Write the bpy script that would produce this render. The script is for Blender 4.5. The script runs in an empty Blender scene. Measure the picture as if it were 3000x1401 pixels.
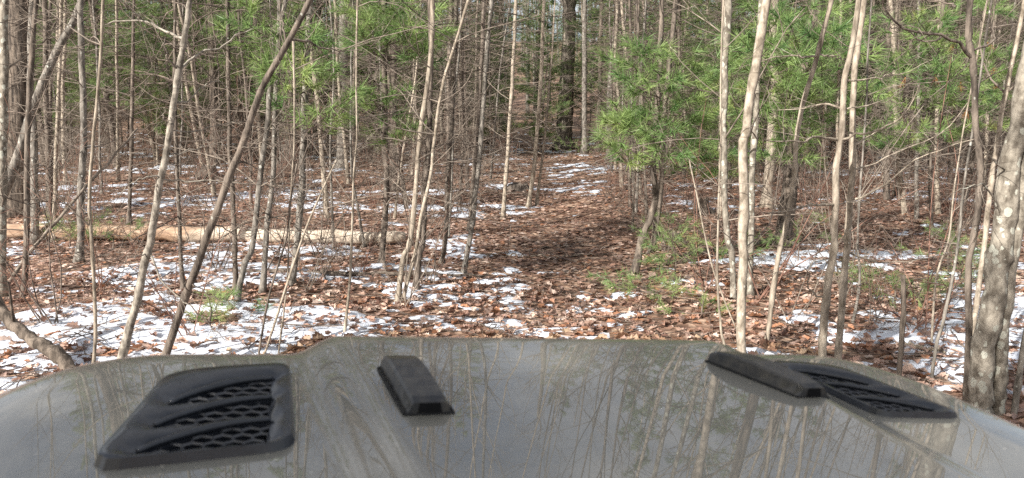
import bpy, bmesh, math, random
import numpy as np
from mathutils import Vector, Matrix

# ------------------------------------------------------------------ camera, world, sun
SC = bpy.context.scene
COL = SC.collection
F_PX = 2142.0                      # focal length in pixels of the 3000 px wide photograph
PITCH = math.radians(9.0)
CAM = np.array([0.0, 0.0, 1.65])

cam_d = bpy.data.cameras.new('camera')
cam_d.sensor_width = 36.0
cam_d.lens = 36.0 * F_PX / 3000.0
cam_d.clip_start = 0.05
cam_d.clip_end = 600.0
cam_d.dof.use_dof = True
cam_d.dof.focus_distance = 10.0
cam_d.dof.aperture_fstop = 7.0
cam = bpy.data.objects.new('camera', cam_d)
COL.objects.link(cam)
cam.location = CAM
cam.rotation_euler = (math.pi / 2 - PITCH, 0, 0)
SC.camera = cam

SUN_AZ = math.radians(-136.0)      # clockwise from +Y: the sun stands to the left, a little behind the camera
SUN_EL = math.radians(31.0)
sun_dir = Vector((math.sin(SUN_AZ) * math.cos(SUN_EL), math.cos(SUN_AZ) * math.cos(SUN_EL), math.sin(SUN_EL)))

world = bpy.data.worlds.new('World')
SC.world = world
world.use_nodes = True
wn = world.node_tree
wn.nodes.clear()
w_out = wn.nodes.new('ShaderNodeOutputWorld')
w_bg = wn.nodes.new('ShaderNodeBackground')
w_sky = wn.nodes.new('ShaderNodeTexSky')
w_sky.sky_type = 'NISHITA'
w_sky.sun_disc = False
w_sky.sun_elevation = SUN_EL
w_sky.sun_rotation = SUN_AZ
w_sky.air_density = 1.0
w_sky.dust_density = 2.5
w_sky.ozone_density = 0.8
w_bg.inputs['Strength'].default_value = 0.086
w_tc = wn.nodes.new('ShaderNodeTexCoord')
w_map = wn.nodes.new('ShaderNodeMapping'); w_map.inputs['Scale'].default_value = (1, 1, 2.6)
w_no = wn.nodes.new('ShaderNodeTexNoise'); w_no.inputs['Scale'].default_value = 2.6; w_no.inputs['Detail'].default_value = 7; w_no.inputs['Roughness'].default_value = 0.6
w_rp = wn.nodes.new('ShaderNodeValToRGB')
w_rp.color_ramp.elements[0].position = 0.36; w_rp.color_ramp.elements[0].color = (0.12, 0.12, 0.12, 1)
w_rp.color_ramp.elements[1].position = 0.62; w_rp.color_ramp.elements[1].color = (0.90, 0.90, 0.90, 1)
w_mx = wn.nodes.new('ShaderNodeMix'); w_mx.data_type = 'RGBA'
w_mx.inputs[7].default_value = (6.2, 6.2, 6.3, 1)          # thin bright cloud over the blue
wn.links.new(w_tc.outputs['Generated'], w_map.inputs[0]); wn.links.new(w_map.outputs[0], w_no.inputs['Vector'])
wn.links.new(w_no.outputs['Fac'], w_rp.inputs[0]); wn.links.new(w_rp.outputs[0], w_mx.inputs[0])
wn.links.new(w_sky.outputs[0], w_mx.inputs[6]); wn.links.new(w_mx.outputs[2], w_bg.inputs[0])
wn.links.new(w_bg.outputs[0], w_out.inputs[0])

sun_d = bpy.data.lights.new('sun', 'SUN')
sun_d.energy = 5.0
sun_d.angle = math.radians(0.53)
sun_d.color = (1.0, 0.955, 0.89)
sun = bpy.data.objects.new('sun', sun_d)
COL.objects.link(sun)
sun.rotation_euler = (-sun_dir).to_track_quat('-Z', 'Y').to_euler()
sun.location = (-8, -4, 12)

SC.view_settings.view_transform = 'Standard'
SC.view_settings.look = 'None'
SC.view_settings.gamma = 1.0
SC.view_settings.exposure = 0.92
SC.render.engine = 'CYCLES'
SC.cycles.use_denoising = False        # keeps the fine needles and twigs crisp, with a little photographic grain
SC.cycles.max_bounces = 6
SC.cycles.diffuse_bounces = 3
SC.cycles.glossy_bounces = 3
SC.cycles.transmission_bounces = 3

# ------------------------------------------------------------------ small helpers
RNG = np.random.default_rng(11)


def unit(v):
    v = np.asarray(v, float)
    return v / (np.linalg.norm(v, axis=-1, keepdims=True) + 1e-12)


def vnoise(x, y, seed=0):
    x = np.asarray(x, float); y = np.asarray(y, float)
    xi = np.floor(x).astype(np.int64); yi = np.floor(y).astype(np.int64)
    fx = x - xi; fy = y - yi
    fx = fx * fx * (3 - 2 * fx); fy = fy * fy * (3 - 2 * fy)

    def h(a, b):
        n = (a * 374761393 + b * 668265263 + seed * 1274126177) & 0xffffffff
        n = ((n ^ (n >> 13)) * 1103515245) & 0xffffffff
        n = ((n ^ (n >> 16)) * 2246822519) & 0xffffffff
        return ((n ^ (n >> 15)) & 0xffffff) / float(0xffffff)
    return (h(xi, yi) * (1 - fx) + h(xi + 1, yi) * fx) * (1 - fy) + (h(xi, yi + 1) * (1 - fx) + h(xi + 1, yi + 1) * fx) * fy


def fbm(x, y, seed=0, octaves=4):
    t = 0.0; a = 0.5; s = 1.0
    for o in range(octaves):
        t = t + a * (vnoise(x * s, y * s, seed + o * 17) - 0.5)
        a *= 0.5; s *= 2.03
    return t


def trail_x(y):
    return 0.1 + 0.047 * np.asarray(y, float) + 0.12 * np.sin(np.asarray(y, float) * 0.33)


def ground_z(x, y):
    x = np.asarray(x, float); y = np.asarray(y, float)
    z = 0.03 * np.logaddexp(0, (y - 9.0) / 2.0) * 2.0
    z = z + 0.10 * np.logaddexp(0, (y - 40.0) / 4.0) * 4.0
    z = z + 0.16 * fbm(x / 3.3, y / 3.3, 3, 3) * np.clip(y / 6.0, 0, 1)
    z = z + 0.05 * fbm(x / 0.8, y / 0.8, 9, 3)
    dx = x - trail_x(y)
    z = z - 0.05 * np.exp(-(dx / 0.8) ** 2) * np.clip((y - 3) / 3.0, 0, 1)
    return z


def bump2(x, y, cx, cy, sx, sy):
    return np.exp(-((x - cx) / sx) ** 2 - ((y - cy) / sy) ** 2)


def snow_amount(x, y):
    """> 0 where snow lies"""
    x = np.asarray(x, float); y = np.asarray(y, float)
    n = 1.15 * fbm(x / 1.7, y / 1.1, 21, 4) + 1.35 * fbm(x / 0.36, y / 0.24, 33, 4)
    dx = x - trail_x(y)
    b = -0.175
    b = b + 0.34 * bump2(x, y, -3.4, 5.4, 3.0, 1.7)
    b = b + 0.14 * bump2(x, y, -4.5, 8.4, 2.5, 1.3)
    b = b + 0.11 * bump2(x, y, -5.5, 15.0, 6.5, 2.4)
    b = b - 0.34 * bump2(x, y, -3.5, 10.9, 5.0, 1.1)
    b = b + 0.26 * bump2(x, y, 4.2, 6.2, 2.8, 2.6)
    b = b - 0.42 * np.exp(-(dx / 1.0) ** 2) * np.exp(-((y - 10.4) / 3.4) ** 2)
    b = b + 0.20 * bump2(x, y, -0.7, 9.0, 0.5, 3.0)
    b = b + 0.26 * bump2(x, y, 0.5, 5.3, 1.6, 0.9)
    b = b + 0.06 * np.exp(-((dx + 0.5) / 0.9) ** 2) * np.exp(-((y - 20.0) / 3.6) ** 2)
    b = b - 0.10 * np.clip((y - 24) / 10, 0, 3) - 0.04 * np.clip((y - 9) / 3, 0, 1)
    b = b - 0.30 * bump2(x, y, 8, 13, 4, 4) * 0.5
    b = b - 0.13 * np.exp(-((dx - 0.1) / 1.0) ** 2) * np.exp(-((y - 24.0) / 4.5) ** 2)
    return n + b


def snow_h(x, y):
    return np.clip(snow_amount(x, y) * 0.12, -0.03, 0.045)


def top_z(x, y):
    return ground_z(x, y) + np.maximum(snow_h(x, y), 0)


def px_dir(u, v):
    a = (u - 1500.0) / F_PX; b = (v - 700.5) / F_PX
    s, c = math.sin(PITCH), math.cos(PITCH)
    return np.array([a, c - b * s, -(s + b * c)])


def px_ground(u, v):
    d = px_dir(u, v)
    t = np.linspace(2.5, 75, 3000)
    P = CAM + t[:, None] * d
    below = P[:, 2] < ground_z(P[:, 0], P[:, 1])
    i = int(np.argmax(below)) if below.any() else len(t) - 1
    return P[i]


def px_plane(u, v, Y):
    d = px_dir(u, v)
    return CAM + d * (Y / d[1])


def to_px(p):
    d = np.asarray(p, float) - CAM
    s, c = math.sin(PITCH), math.cos(PITCH)
    fw = d[1] * c - d[2] * s
    dn = -d[2] * c - d[1] * s
    return 1500 + F_PX * d[0] / fw, 700.5 + F_PX * dn / fw


def catmull(P, n):
    P = np.asarray(P, float)
    if len(P) == 2:
        t = np.linspace(0, 1, n)[:, None]
        return P[0] * (1 - t) + P[1] * t
    Q = np.vstack([2 * P[0] - P[1], P, 2 * P[-1] - P[-2]])
    u = np.linspace(0, len(P) - 1 - 1e-6, n)
    i = u.astype(int); t = (u - i)[:, None]
    p0, p1, p2, p3 = Q[i], Q[i + 1], Q[i + 2], Q[i + 3]
    return 0.5 * (2 * p1 + (p2 - p0) * t + (2 * p0 - 5 * p1 + 4 * p2 - p3) * t * t + (3 * p1 - p0 - 3 * p2 + p3) * t ** 3)


class MB:
    """collects tubes, triangles and polygons and links them as one mesh object"""

    def __init__(self):
        self.tubes = {}
        self.V = []; self.Q = []; self.T = []; self.n = 0
        self.vcol = []

    def tube(self, path, rad, sides=5, caps=False):
        path = np.asarray(path, float)
        rad = np.broadcast_to(np.asarray(rad, float), (len(path),))
        self.tubes.setdefault((len(path), sides, caps), []).append((path, rad))

    def tris(self, V, F):
        self.V.append(np.asarray(V, float)); self.T.append(np.asarray(F, np.int64) + self.n); self.n += len(V)

    def quads(self, V, F):
        self.V.append(np.asarray(V, float)); self.Q.append(np.asarray(F, np.int64) + self.n); self.n += len(V)

    def needles(self, base, d, length, width, rng, droop=0.0):
        m = len(base)
        d = unit(d)
        side = unit(np.cross(d, rng.normal(size=(m, 3)))) * (np.asarray(width).reshape(-1, 1) * 0.5)
        tip = base + d * np.asarray(length).reshape(-1, 1)
        V = np.stack([base - side, base + side, tip], 1).reshape(-1, 3)
        self.tris(V, np.arange(m * 3).reshape(-1, 3))

    def _flush(self):
        for (N, S, caps), L in self.tubes.items():
            P = np.stack([a for a, _ in L]); R = np.stack([b for _, b in L])
            M = len(P)
            T = np.empty_like(P)
            T[:, 1:-1] = P[:, 2:] - P[:, :-2]; T[:, 0] = P[:, 1] - P[:, 0]; T[:, -1] = P[:, -1] - P[:, -2]
            T = unit(T)
            mean = unit(P[:, -1] - P[:, 0])
            ref = np.where(np.abs(mean[:, 2:3]) > 0.75, np.array([[1.0, 0, 0]]), np.array([[0, 0, 1.0]]))[:, None, :]
            A = unit(np.cross(T, np.broadcast_to(ref, T.shape)))
            B = np.cross(T, A)
            an = np.arange(S) * 2 * math.pi / S
            ring = A[:, :, None, :] * np.cos(an)[None, None, :, None] + B[:, :, None, :] * np.sin(an)[None, None, :, None]
            V = P[:, :, None, :] + ring * R[:, :, None, None]
            i = np.arange(N - 1)[:, None]; j = np.arange(S)[None, :]
            q = np.stack([i * S + j, i * S + (j + 1) % S, (i + 1) * S + (j + 1) % S, (i + 1) * S + j], -1).reshape(-1, 4)
            q = q[:, ::-1]
            Qa = (q[None] + (np.arange(M) * N * S)[:, None, None]).reshape(-1, 4)
            self.V.append(V.reshape(-1, 3)); self.Q.append(Qa + self.n)
            if caps:
                off = (np.arange(M) * N * S)
                for k in range(M):
                    for r0, rev in ((0, False), ((N - 1) * S, True)):
                        idx = off[k] + r0 + np.arange(S) + self.n
                        tri = np.stack([np.full(S - 2, idx[0]), idx[1:-1], idx[2:]], -1)
                        self.T.append(tri if not rev else tri[:, ::-1])
            self.n += M * N * S
        self.tubes = {}

    def build(self, name, mat, parent=None, smooth=True, origin=None, link=True):
        self._flush()
        V = np.vstack(self.V) if self.V else np.zeros((0, 3))
        if origin is not None:
            V = V - np.asarray(origin)
        me = bpy.data.meshes.new(name)
        Q = np.vstack(self.Q) if self.Q else np.zeros((0, 4), np.int64)
        T = np.vstack(self.T) if self.T else np.zeros((0, 3), np.int64)
        me.vertices.add(len(V)); me.vertices.foreach_set('co', V.astype(np.float32).ravel())
        nl = Q.size + T.size
        me.loops.add(nl)
        me.loops.foreach_set('vertex_index', np.concatenate([Q.ravel(), T.ravel()]).astype(np.int32))
        npoly = len(Q) + len(T)
        me.polygons.add(npoly)
        st = np.concatenate([np.arange(len(Q)) * 4, Q.size + np.arange(len(T)) * 3]).astype(np.int32)
        me.polygons.foreach_set('loop_start', st)
        me.update(calc_edges=True)
        me.polygons.foreach_set('use_smooth', np.full(npoly, smooth))
        me.validate()
        me.materials.append(mat)
        if self.vcol:
            C = np.vstack(self.vcol)
            if len(C) == len(V):
                at = me.color_attributes.new('tint', 'FLOAT_COLOR', 'POINT')
                at.data.foreach_set('color', np.hstack([C, np.ones((len(C), 1))]).astype(np.float32).ravel())
        o = bpy.data.objects.new(name, me)
        if link:
            COL.objects.link(o)
        if parent is not None:
            o.parent = parent
        return o


def tag(o, label=None, cat=None, group=None, kind=None):
    if label: o['label'] = label
    if cat: o['category'] = cat
    if group: o['group'] = group
    if kind: o['kind'] = kind
    return o


def empty(name, loc, rz=0.0):
    o = bpy.data.objects.new(name, None)
    o.empty_display_size = 0.2
    COL.objects.link(o)
    o.location = loc; o.rotation_euler = (0, 0, rz)
    return o


def copy_tree(root):
    c = root.copy(); COL.objects.link(c)
    for ch in root.children:
        d = ch.copy(); COL.objects.link(d); d.parent = c
        for gch in ch.children:
            e = gch.copy(); COL.objects.link(e); e.parent = d
    return c


# ------------------------------------------------------------------ materials
def new_mat(name):
    m = bpy.data.materials.new(name); m.use_nodes = True
    nt = m.node_tree; nt.nodes.clear()
    out = nt.nodes.new('ShaderNodeOutputMaterial')
    bs = nt.nodes.new('ShaderNodeBsdfPrincipled')
    nt.links.new(bs.outputs[0], out.inputs[0])
    return m, nt, bs, out


def ramp(nt, fac, stops):
    r = nt.nodes.new('ShaderNodeValToRGB')
    el = r.color_ramp.elements
    while len(el) < len(stops):
        el.new(0.5)
    for e, (p, c) in zip(el, stops):
        e.position = p; e.color = (*c, 1) if len(c) == 3 else c
    nt.links.new(fac, r.inputs[0])
    return r.outputs[0]


def coords(nt, scale=(1, 1, 1), shift=True, kind='Object'):
    tc = nt.nodes.new('ShaderNodeTexCoord')
    mp = nt.nodes.new('ShaderNodeMapping'); mp.inputs['Scale'].default_value = scale
    nt.links.new(tc.outputs[kind], mp.inputs[0])
    if shift:
        oi = nt.nodes.new('ShaderNodeObjectInfo')
        ml = nt.nodes.new('ShaderNodeMath'); ml.operation = 'MULTIPLY'; ml.inputs[1].default_value = 37.0
        nt.links.new(oi.outputs['Random'], ml.inputs[0])
        nt.links.new(ml.outputs[0], mp.inputs['Location'])
    return mp.outputs[0]


def noise(nt, vec, scale, detail=5, rough=0.6):
    n = nt.nodes.new('ShaderNodeTexNoise')
    n.inputs['Scale'].default_value = scale; n.inputs['Detail'].default_value = detail; n.inputs['Roughness'].default_value = rough
    nt.links.new(vec, n.inputs['Vector'])
    return n.outputs['Fac']


def mix(nt, fac, a, b):
    m = nt.nodes.new('ShaderNodeMix'); m.data_type = 'RGBA'
    for s, v in ((0, fac), (6, a), (7, b)):
        if isinstance(v, (int, float)):
            m.inputs[s].default_value = v
        elif isinstance(v, tuple):
            m.inputs[s].default_value = (*v, 1)
        else:
            nt.links.new(v, m.inputs[s])
    return m.outputs[2]


def bump(nt, bs, h, strength=0.5, dist=0.01):
    b = nt.nodes.new('ShaderNodeBump'); b.inputs['Strength'].default_value = strength; b.inputs['Distance'].default_value = dist
    nt.links.new(h, b.inputs['Height']); nt.links.new(b.outputs[0], bs.inputs['Normal'])


def bark(name, dark, light, scale=18, stretch=0.22, lichen=0.0, lichen_col=(0.5, 0.52, 0.46), lichen_scale=16, bstr=0.8, bdist=0.018, band=0.0):
    m, nt, bs, out = new_mat(name)
    v = coords(nt, (1, 1, stretch))
    n1 = noise(nt, v, scale, 7, 0.65)
    c = ramp(nt, n1, [(0.38, dark), (0.62, light)])
    if band:
        v3 = coords(nt, (0.35, 0.35, 4.0))
        n3 = noise(nt, v3, 6, 3)
        c = mix(nt, ramp(nt, n3, [(0.62, (0, 0, 0)), (0.70, (band,) * 3)]), c, dark)
    if lichen:
        v2 = coords(nt, (1, 1, 0.75))
        wob_ = nt.nodes.new('ShaderNodeTexNoise'); wob_.inputs['Scale'].default_value = lichen_scale * 2.2; nt.links.new(v2, wob_.inputs['Vector'])
        wa = nt.nodes.new('ShaderNodeVectorMath'); wa.operation = 'MULTIPLY_ADD'; wa.inputs[1].default_value = (0.5 / lichen_scale,) * 3
        nt.links.new(wob_.outputs['Color'], wa.inputs[0]); nt.links.new(v2, wa.inputs[2])
        vo = nt.nodes.new('ShaderNodeTexVoronoi'); vo.inputs['Scale'].default_value = lichen_scale
        nt.links.new(wa.outputs[0], vo.inputs['Vector'])
        sp = nt.nodes.new('ShaderNodeSeparateColor'); nt.links.new(vo.outputs['Color'], sp.inputs[0])
        ml = nt.nodes.new('ShaderNodeMath'); ml.operation = 'MULTIPLY_ADD'; ml.inputs[1].default_value = 0.95 * lichen; ml.inputs[2].default_value = -0.12
        nt.links.new(sp.outputs[0], ml.inputs[0])
        sb2 = nt.nodes.new('ShaderNodeMath'); sb2.operation = 'SUBTRACT'; nt.links.new(ml.outputs[0], sb2.inputs[0]); nt.links.new(vo.outputs['Distance'], sb2.inputs[1])
        c = mix(nt, ramp(nt, sb2.outputs[0], [(0.0, (0, 0, 0)), (0.05, (0.8,) * 3)]), c, lichen_col)
    nt.links.new(c, bs.inputs['Base Color'])
    bs.inputs['Roughness'].default_value = 0.9
    bs.inputs['Specular IOR Level'].default_value = 0.2
    bump(nt, bs, n1, bstr, bdist)
    return m


M_GREY = bark('bark_grey', (0.075, 0.066, 0.056), (0.29, 0.262, 0.225), 24, 0.35, 0.45, (0.47, 0.47, 0.42), 26)
M_PALE = bark('bark_pale', (0.17, 0.14, 0.105), (0.46, 0.395, 0.315), 26, 0.5, 0.3, (0.55, 0.53, 0.46), 24, 0.5, 0.006, 0.8)
M_SILVER = bark('bark_silver_grey', (0.12, 0.105, 0.086), (0.40, 0.36, 0.30), 26, 0.5, 0.3, (0.5, 0.49, 0.43), 24, 0.6, 0.01, 0.7)
M_TAN = bark('bark_tan', (0.145, 0.118, 0.09), (0.42, 0.36, 0.285), 24, 0.3, 0.3, (0.5, 0.48, 0.4), 24)
M_DARK = bark('bark_dark', (0.055, 0.045, 0.037), (0.225, 0.185, 0.15), 22, 0.25, 0.35, (0.33, 0.33, 0.29), 26)
M_PINE = bark('bark_furrowed', (0.035, 0.029, 0.025), (0.21, 0.17, 0.135), 26, 0.12, 0.2, (0.22, 0.23, 0.19), 9, 1.0, 0.035)
M_OAK = bark('bark_oak', (0.06, 0.05, 0.042), (0.30, 0.26, 0.21), 20, 0.12, 0.25, (0.26, 0.28, 0.22), 9, 1.0, 0.04)
M_MAPLE = bark('bark_lichen_spotted', (0.11, 0.094, 0.074), (0.34, 0.305, 0.25), 22, 0.6, 0.72, (0.46, 0.46, 0.39), 24, 0.8, 0.015)
M_TWIG = bark('twig_grey', (0.10, 0.08, 0.064), (0.29, 0.245, 0.20), 9, 1.0, 0, bstr=0.1)
M_TWIGD = bark('twig_dark', (0.065, 0.05, 0.042), (0.23, 0.185, 0.15), 9, 1.0, 0, bstr=0.1)
M_TWIGR = bark('twig_reddish', (0.12, 0.06, 0.045), (0.30, 0.175, 0.13), 9, 1.0, 0, bstr=0.1)
M_DEAD = bark('dead_wood', (0.055, 0.044, 0.035), (0.215, 0.175, 0.14), 24, 0.2, 0.0, bstr=0.9, bdist=0.02)


def needle_mat(name, a, b, trans=0.35):
    m, nt, bs, out = new_mat(name)
    v = coords(nt)
    c = ramp(nt, noise(nt, v, 2.2, 3), [(0.35, a), (0.62, b), (0.74, tuple(x * y for x, y in zip(b, (1.05, 0.82, 0.8))))])
    nt.links.new(c, bs.inputs['Base Color'])
    bs.inputs['Roughness'].default_value = 0.42
    bs.inputs['Specular IOR Level'].default_value = 0.35
    tr = nt.nodes.new('ShaderNodeBsdfTranslucent')
    nt.links.new(c, tr.inputs[0])
    mx = nt.nodes.new('ShaderNodeMixShader'); mx.inputs[0].default_value = trans
    nt.links.new(bs.outputs[0], mx.inputs[1]); nt.links.new(tr.outputs[0], mx.inputs[2])
    nt.links.new(mx.outputs[0], out.inputs[0])
    return m


M_NEEDLE = needle_mat('pine_needles', (0.135, 0.25, 0.085), (0.345, 0.45, 0.165), 0.42)
M_NEEDLE_D = needle_mat('pine_needles_far', (0.12, 0.205, 0.08), (0.32, 0.405, 0.16), 0.45)
M_NEEDLE_DEAD = needle_mat('dead_needles', (0.30, 0.12, 0.04), (0.38, 0.19, 0.07), 0.2)


def ground_mat():
    m, nt, bs, out = new_mat('forest_floor_litter')
    v = coords(nt, (1, 1, 1), False)
    wn_ = nt.nodes.new('ShaderNodeTexNoise'); wn_.inputs['Scale'].default_value = 6; nt.links.new(v, wn_.inputs['Vector'])
    va = nt.nodes.new('ShaderNodeVectorMath'); va.operation = 'MULTIPLY_ADD'
    va.inputs[1].default_value = (0.12, 0.12, 0.12)
    nt.links.new(wn_.outputs['Color'], va.inputs[0]); nt.links.new(v, va.inputs[2])
    vo = nt.nodes.new('ShaderNodeTexVoronoi'); vo.inputs['Scale'].default_value = 11
    nt.links.new(va.outputs[0], vo.inputs['Vector'])
    sp = nt.nodes.new('ShaderNodeSeparateColor'); nt.links.new(vo.outputs['Color'], sp.inputs[0])
    c = ramp(nt, sp.outputs[0], [(0.0, (0.09, 0.053, 0.037)), (0.35, (0.21, 0.125, 0.085)), (0.7, (0.34, 0.215, 0.15)), (1.0, (0.50, 0.36, 0.26))])
    big = noise(nt, v, 0.9, 5)
    c2 = mix(nt, ramp(nt, big, [(0.4, (0, 0, 0)), (0.62, (0.6,) * 3)]), c, (0.11, 0.065, 0.045))
    nt.links.new(c2, bs.inputs['Base Color'])
    bs.inputs['Roughness'].default_value = 0.85
    bs.inputs['Specular IOR Level'].default_value = 0.25
    bump(nt, bs, vo.outputs['Distance'], 1.0, 0.03)
    return m


def snow_mat():
    m, nt, bs, out = new_mat('old_snow')
    v = coords(nt, (1, 1, 1), False)
    n = noise(nt, v, 9, 8, 0.7)
    n2 = noise(nt, v, 34, 6, 0.7)
    c = ramp(nt, n, [(0.3, (0.56, 0.60, 0.67)), (0.6, (0.71, 0.745, 0.81))])
    c = mix(nt, ramp(nt, n2, [(0.64, (0, 0, 0)), (0.70, (0.55,) * 3)]), c, (0.25, 0.17, 0.12))
    nt.links.new(c, bs.inputs['Base Color'])
    bs.inputs['Roughness'].default_value = 0.6
    bump(nt, bs, n2, 0.6, 0.02)
    return m


def leaf_mat(name, attr):
    m, nt, bs, out = new_mat(name)
    v = coords(nt)
    if attr:
        at = nt.nodes.new('ShaderNodeAttribute'); at.attribute_name = 'tint'
        c = at.outputs['Color']
    else:
        oi = nt.nodes.new('ShaderNodeObjectInfo')
        c = ramp(nt, oi.outputs['Random'], [(0.0, (0.12, 0.062, 0.04)), (0.3, (0.22, 0.12, 0.072)), (0.6, (0.30, 0.18, 0.11)), (0.85, (0.40, 0.26, 0.165)), (1.0, (0.50, 0.37, 0.25))])
    n = noise(nt, v, 30, 4)
    dk = nt.nodes.new('ShaderNodeMix'); dk.data_type = 'RGBA'; dk.blend_type = 'MULTIPLY'
    dk.inputs[0].default_value = 1.0
    nt.links.new(c, dk.inputs[6]); nt.links.new(ramp(nt, n, [(0.3, (0.65,) * 3), (0.65, (1.1,) * 3)]), dk.inputs[7])
    nt.links.new(dk.outputs[2], bs.inputs['Base Color'])
    bs.inputs['Roughness'].default_value = 0.55
    bs.inputs['Specular IOR Level'].default_value = 0.4
    tr = nt.nodes.new('ShaderNodeBsdfTranslucent'); nt.links.new(dk.outputs[2], tr.inputs[0])
    mx = nt.nodes.new('ShaderNodeMixShader'); mx.inputs[0].default_value = 0.2
    nt.links.new(bs.outputs[0], mx.inputs[1]); nt.links.new(tr.outputs[0], mx.inputs[2])
    nt.links.new(mx.outputs[0], out.inputs[0])
    return m


def log_mat():
    m, nt, bs, out = new_mat('barkless_log_wood')
    tc = nt.nodes.new('ShaderNodeTexCoord')
    sx = nt.nodes.new('ShaderNodeSeparateXYZ'); nt.links.new(tc.outputs['Object'], sx.inputs[0])
    mr = nt.nodes.new('ShaderNodeMapRange'); mr.inputs[1].default_value = -1.2; mr.inputs[2].default_value = 1.4
    nt.links.new(sx.outputs[0], mr.inputs[0])
    v = coords(nt, (0.16, 1, 1), False)
    n = noise(nt, v, 13, 6, 0.65)
    v2 = coords(nt, (0.5, 1, 1), False)
    n2 = noise(nt, v2, 3.0, 4)
    orange = ramp(nt, n, [(0.3, (0.13, 0.082, 0.055)), (0.5, (0.34, 0.22, 0.14)), (0.7, (0.52, 0.42, 0.32))])
    pale = ramp(nt, n, [(0.3, (0.22, 0.17, 0.12)), (0.5, (0.50, 0.42, 0.33)), (0.75, (0.64, 0.57, 0.47))])
    ad = nt.nodes.new('ShaderNodeMath'); ad.operation = 'MULTIPLY_ADD'; ad.inputs[1].default_value = 1.6
    nt.links.new(n2, ad.inputs[0])
    sb = nt.nodes.new('ShaderNodeMath'); sb.operation = 'SUBTRACT'; sb.inputs[1].default_value = 0.8
    nt.links.new(mr.outputs[0], sb.inputs[0]); nt.links.new(sb.outputs[0], ad.inputs[2])
    c = mix(nt, ramp(nt, ad.outputs[0], [(0.25, (0, 0, 0)), (0.75, (1, 1, 1))]), orange, pale)
    nt.links.new(c, bs.inputs['Base Color'])
    bs.inputs['Roughness'].default_value = 0.8
    bump(nt, bs, n, 0.6, 0.02)
    return m


M_GROUND = ground_mat(); M_SNOW = snow_mat()
M_LEAF = leaf_mat('oak_leaf_single', False); M_LITTER = leaf_mat('oak_leaf_litter', True)
M_LOG = log_mat()


def simple(name, col, rough=0.6, spec=0.5):
    m, nt, bs, out = new_mat(name)
    v = coords(nt)
    n = noise(nt, v, 40, 5)
    nt.links.new(ramp(nt, n, [(0.35, tuple(c * 0.75 for c in col)), (0.65, tuple(min(1, c * 1.2) for c in col))]), bs.inputs['Base Color'])
    bs.inputs['Roughness'].default_value = rough
    bs.inputs['Specular IOR Level'].default_value = spec
    return m


def paint_mat():
    m, nt, bs, out = new_mat('dusty_beige_grey_paint')
    v = coords(nt, (1, 1, 1), False)
    n = noise(nt, v, 5, 7, 0.6)
    n2 = noise(nt, v, 160, 3, 0.6)
    c = ramp(nt, n, [(0.3, (0.165, 0.157, 0.132)), (0.7, (0.215, 0.204, 0.172))])
    v3 = coords(nt, (1.0, 0.35, 1), False)
    n3 = noise(nt, v3, 26, 8, 0.75)
    c = mix(nt, ramp(nt, n3, [(0.58, (0, 0, 0)), (0.76, (0.5,) * 3)]), c, (0.34, 0.30, 0.235))
    c = mix(nt, ramp(nt, n2, [(0.66, (0, 0, 0)), (0.70, (0.7,) * 3)]), c, (0.50, 0.46, 0.38))
    nt.links.new(c, bs.inputs['Base Color'])
    bs.inputs['Metallic'].default_value = 0.0
    bs.inputs['Roughness'].default_value = 0.45
    bs.inputs['Specular IOR Level'].default_value = 0.4
    bs.inputs['Coat Weight'].default_value = 1.0
    bs.inputs['Coat IOR'].default_value = 1.9
    nt.links.new(ramp(nt, n, [(0.35, (0.004,) * 3), (0.7, (0.02,) * 3)]), bs.inputs['Coat Roughness'])
    return m


M_PAINT = paint_mat()
M_PLASTIC = simple('black_trim_plastic', (0.028, 0.031, 0.038), 0.22, 0.5)
def dusty_mat():
    m, nt, bs, out = new_mat('dusty_black_plastic')
    v = coords(nt, (1, 1, 1), False)
    n = noise(nt, v, 60, 8, 0.75)
    c = ramp(nt, n, [(0.42, (0.022, 0.023, 0.026)), (0.62, (0.06, 0.056, 0.05)), (0.78, (0.15, 0.13, 0.105))])
    nt.links.new(c, bs.inputs['Base Color']); bs.inputs['Roughness'].default_value = 0.3
    return m


M_DUSTY = dusty_mat()
M_GRILLE = simple('grey_black_grille', (0.05, 0.052, 0.058), 0.4, 0.5)
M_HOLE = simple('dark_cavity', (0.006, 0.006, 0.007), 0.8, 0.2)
M_RUBBER = simple('tyre_rubber', (0.02, 0.02, 0.02), 0.8, 0.3)
M_STEEL = simple('dark_wheel_metal', (0.1, 0.1, 0.1), 0.4, 0.5)
M_LAMP = simple('lamp_glass', (0.6, 0.6, 0.6), 0.15, 0.6)

# ------------------------------------------------------------------ the ground
def grid_quads(nr, nc):
    i = np.arange(nr - 1)[:, None]; j = np.arange(nc - 1)[None, :]
    return np.stack([i * nc + j, i * nc + j + 1, (i + 1) * nc + j + 1, (i + 1) * nc + j], -1).reshape(-1, 4)


ys = np.concatenate([np.linspace(-30, 2, 24)[:-1], np.linspace(2, 14, 170)[:-1], np.linspace(14, 45, 150)[:-1], np.linspace(45, 260, 90)])
cs = np.linspace(-1, 1, 361); cs = np.sign(cs) * np.abs(cs) ** 1.5
Yg = np.repeat(ys[:, None], len(cs), 1)
Xg = cs[None, :] * (22 + 1.15 * np.maximum(Yg, 0))
Zg = ground_z(Xg, Yg)
mb = MB(); mb.quads(np.stack([Xg, Yg, Zg], -1).reshape(-1, 3), grid_quads(len(ys), len(cs)))
ground = mb.build('forest_floor', M_GROUND)
tag(ground, 'brown forest floor of fallen oak leaves with a leaf covered trail', 'ground', kind='structure')

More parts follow.
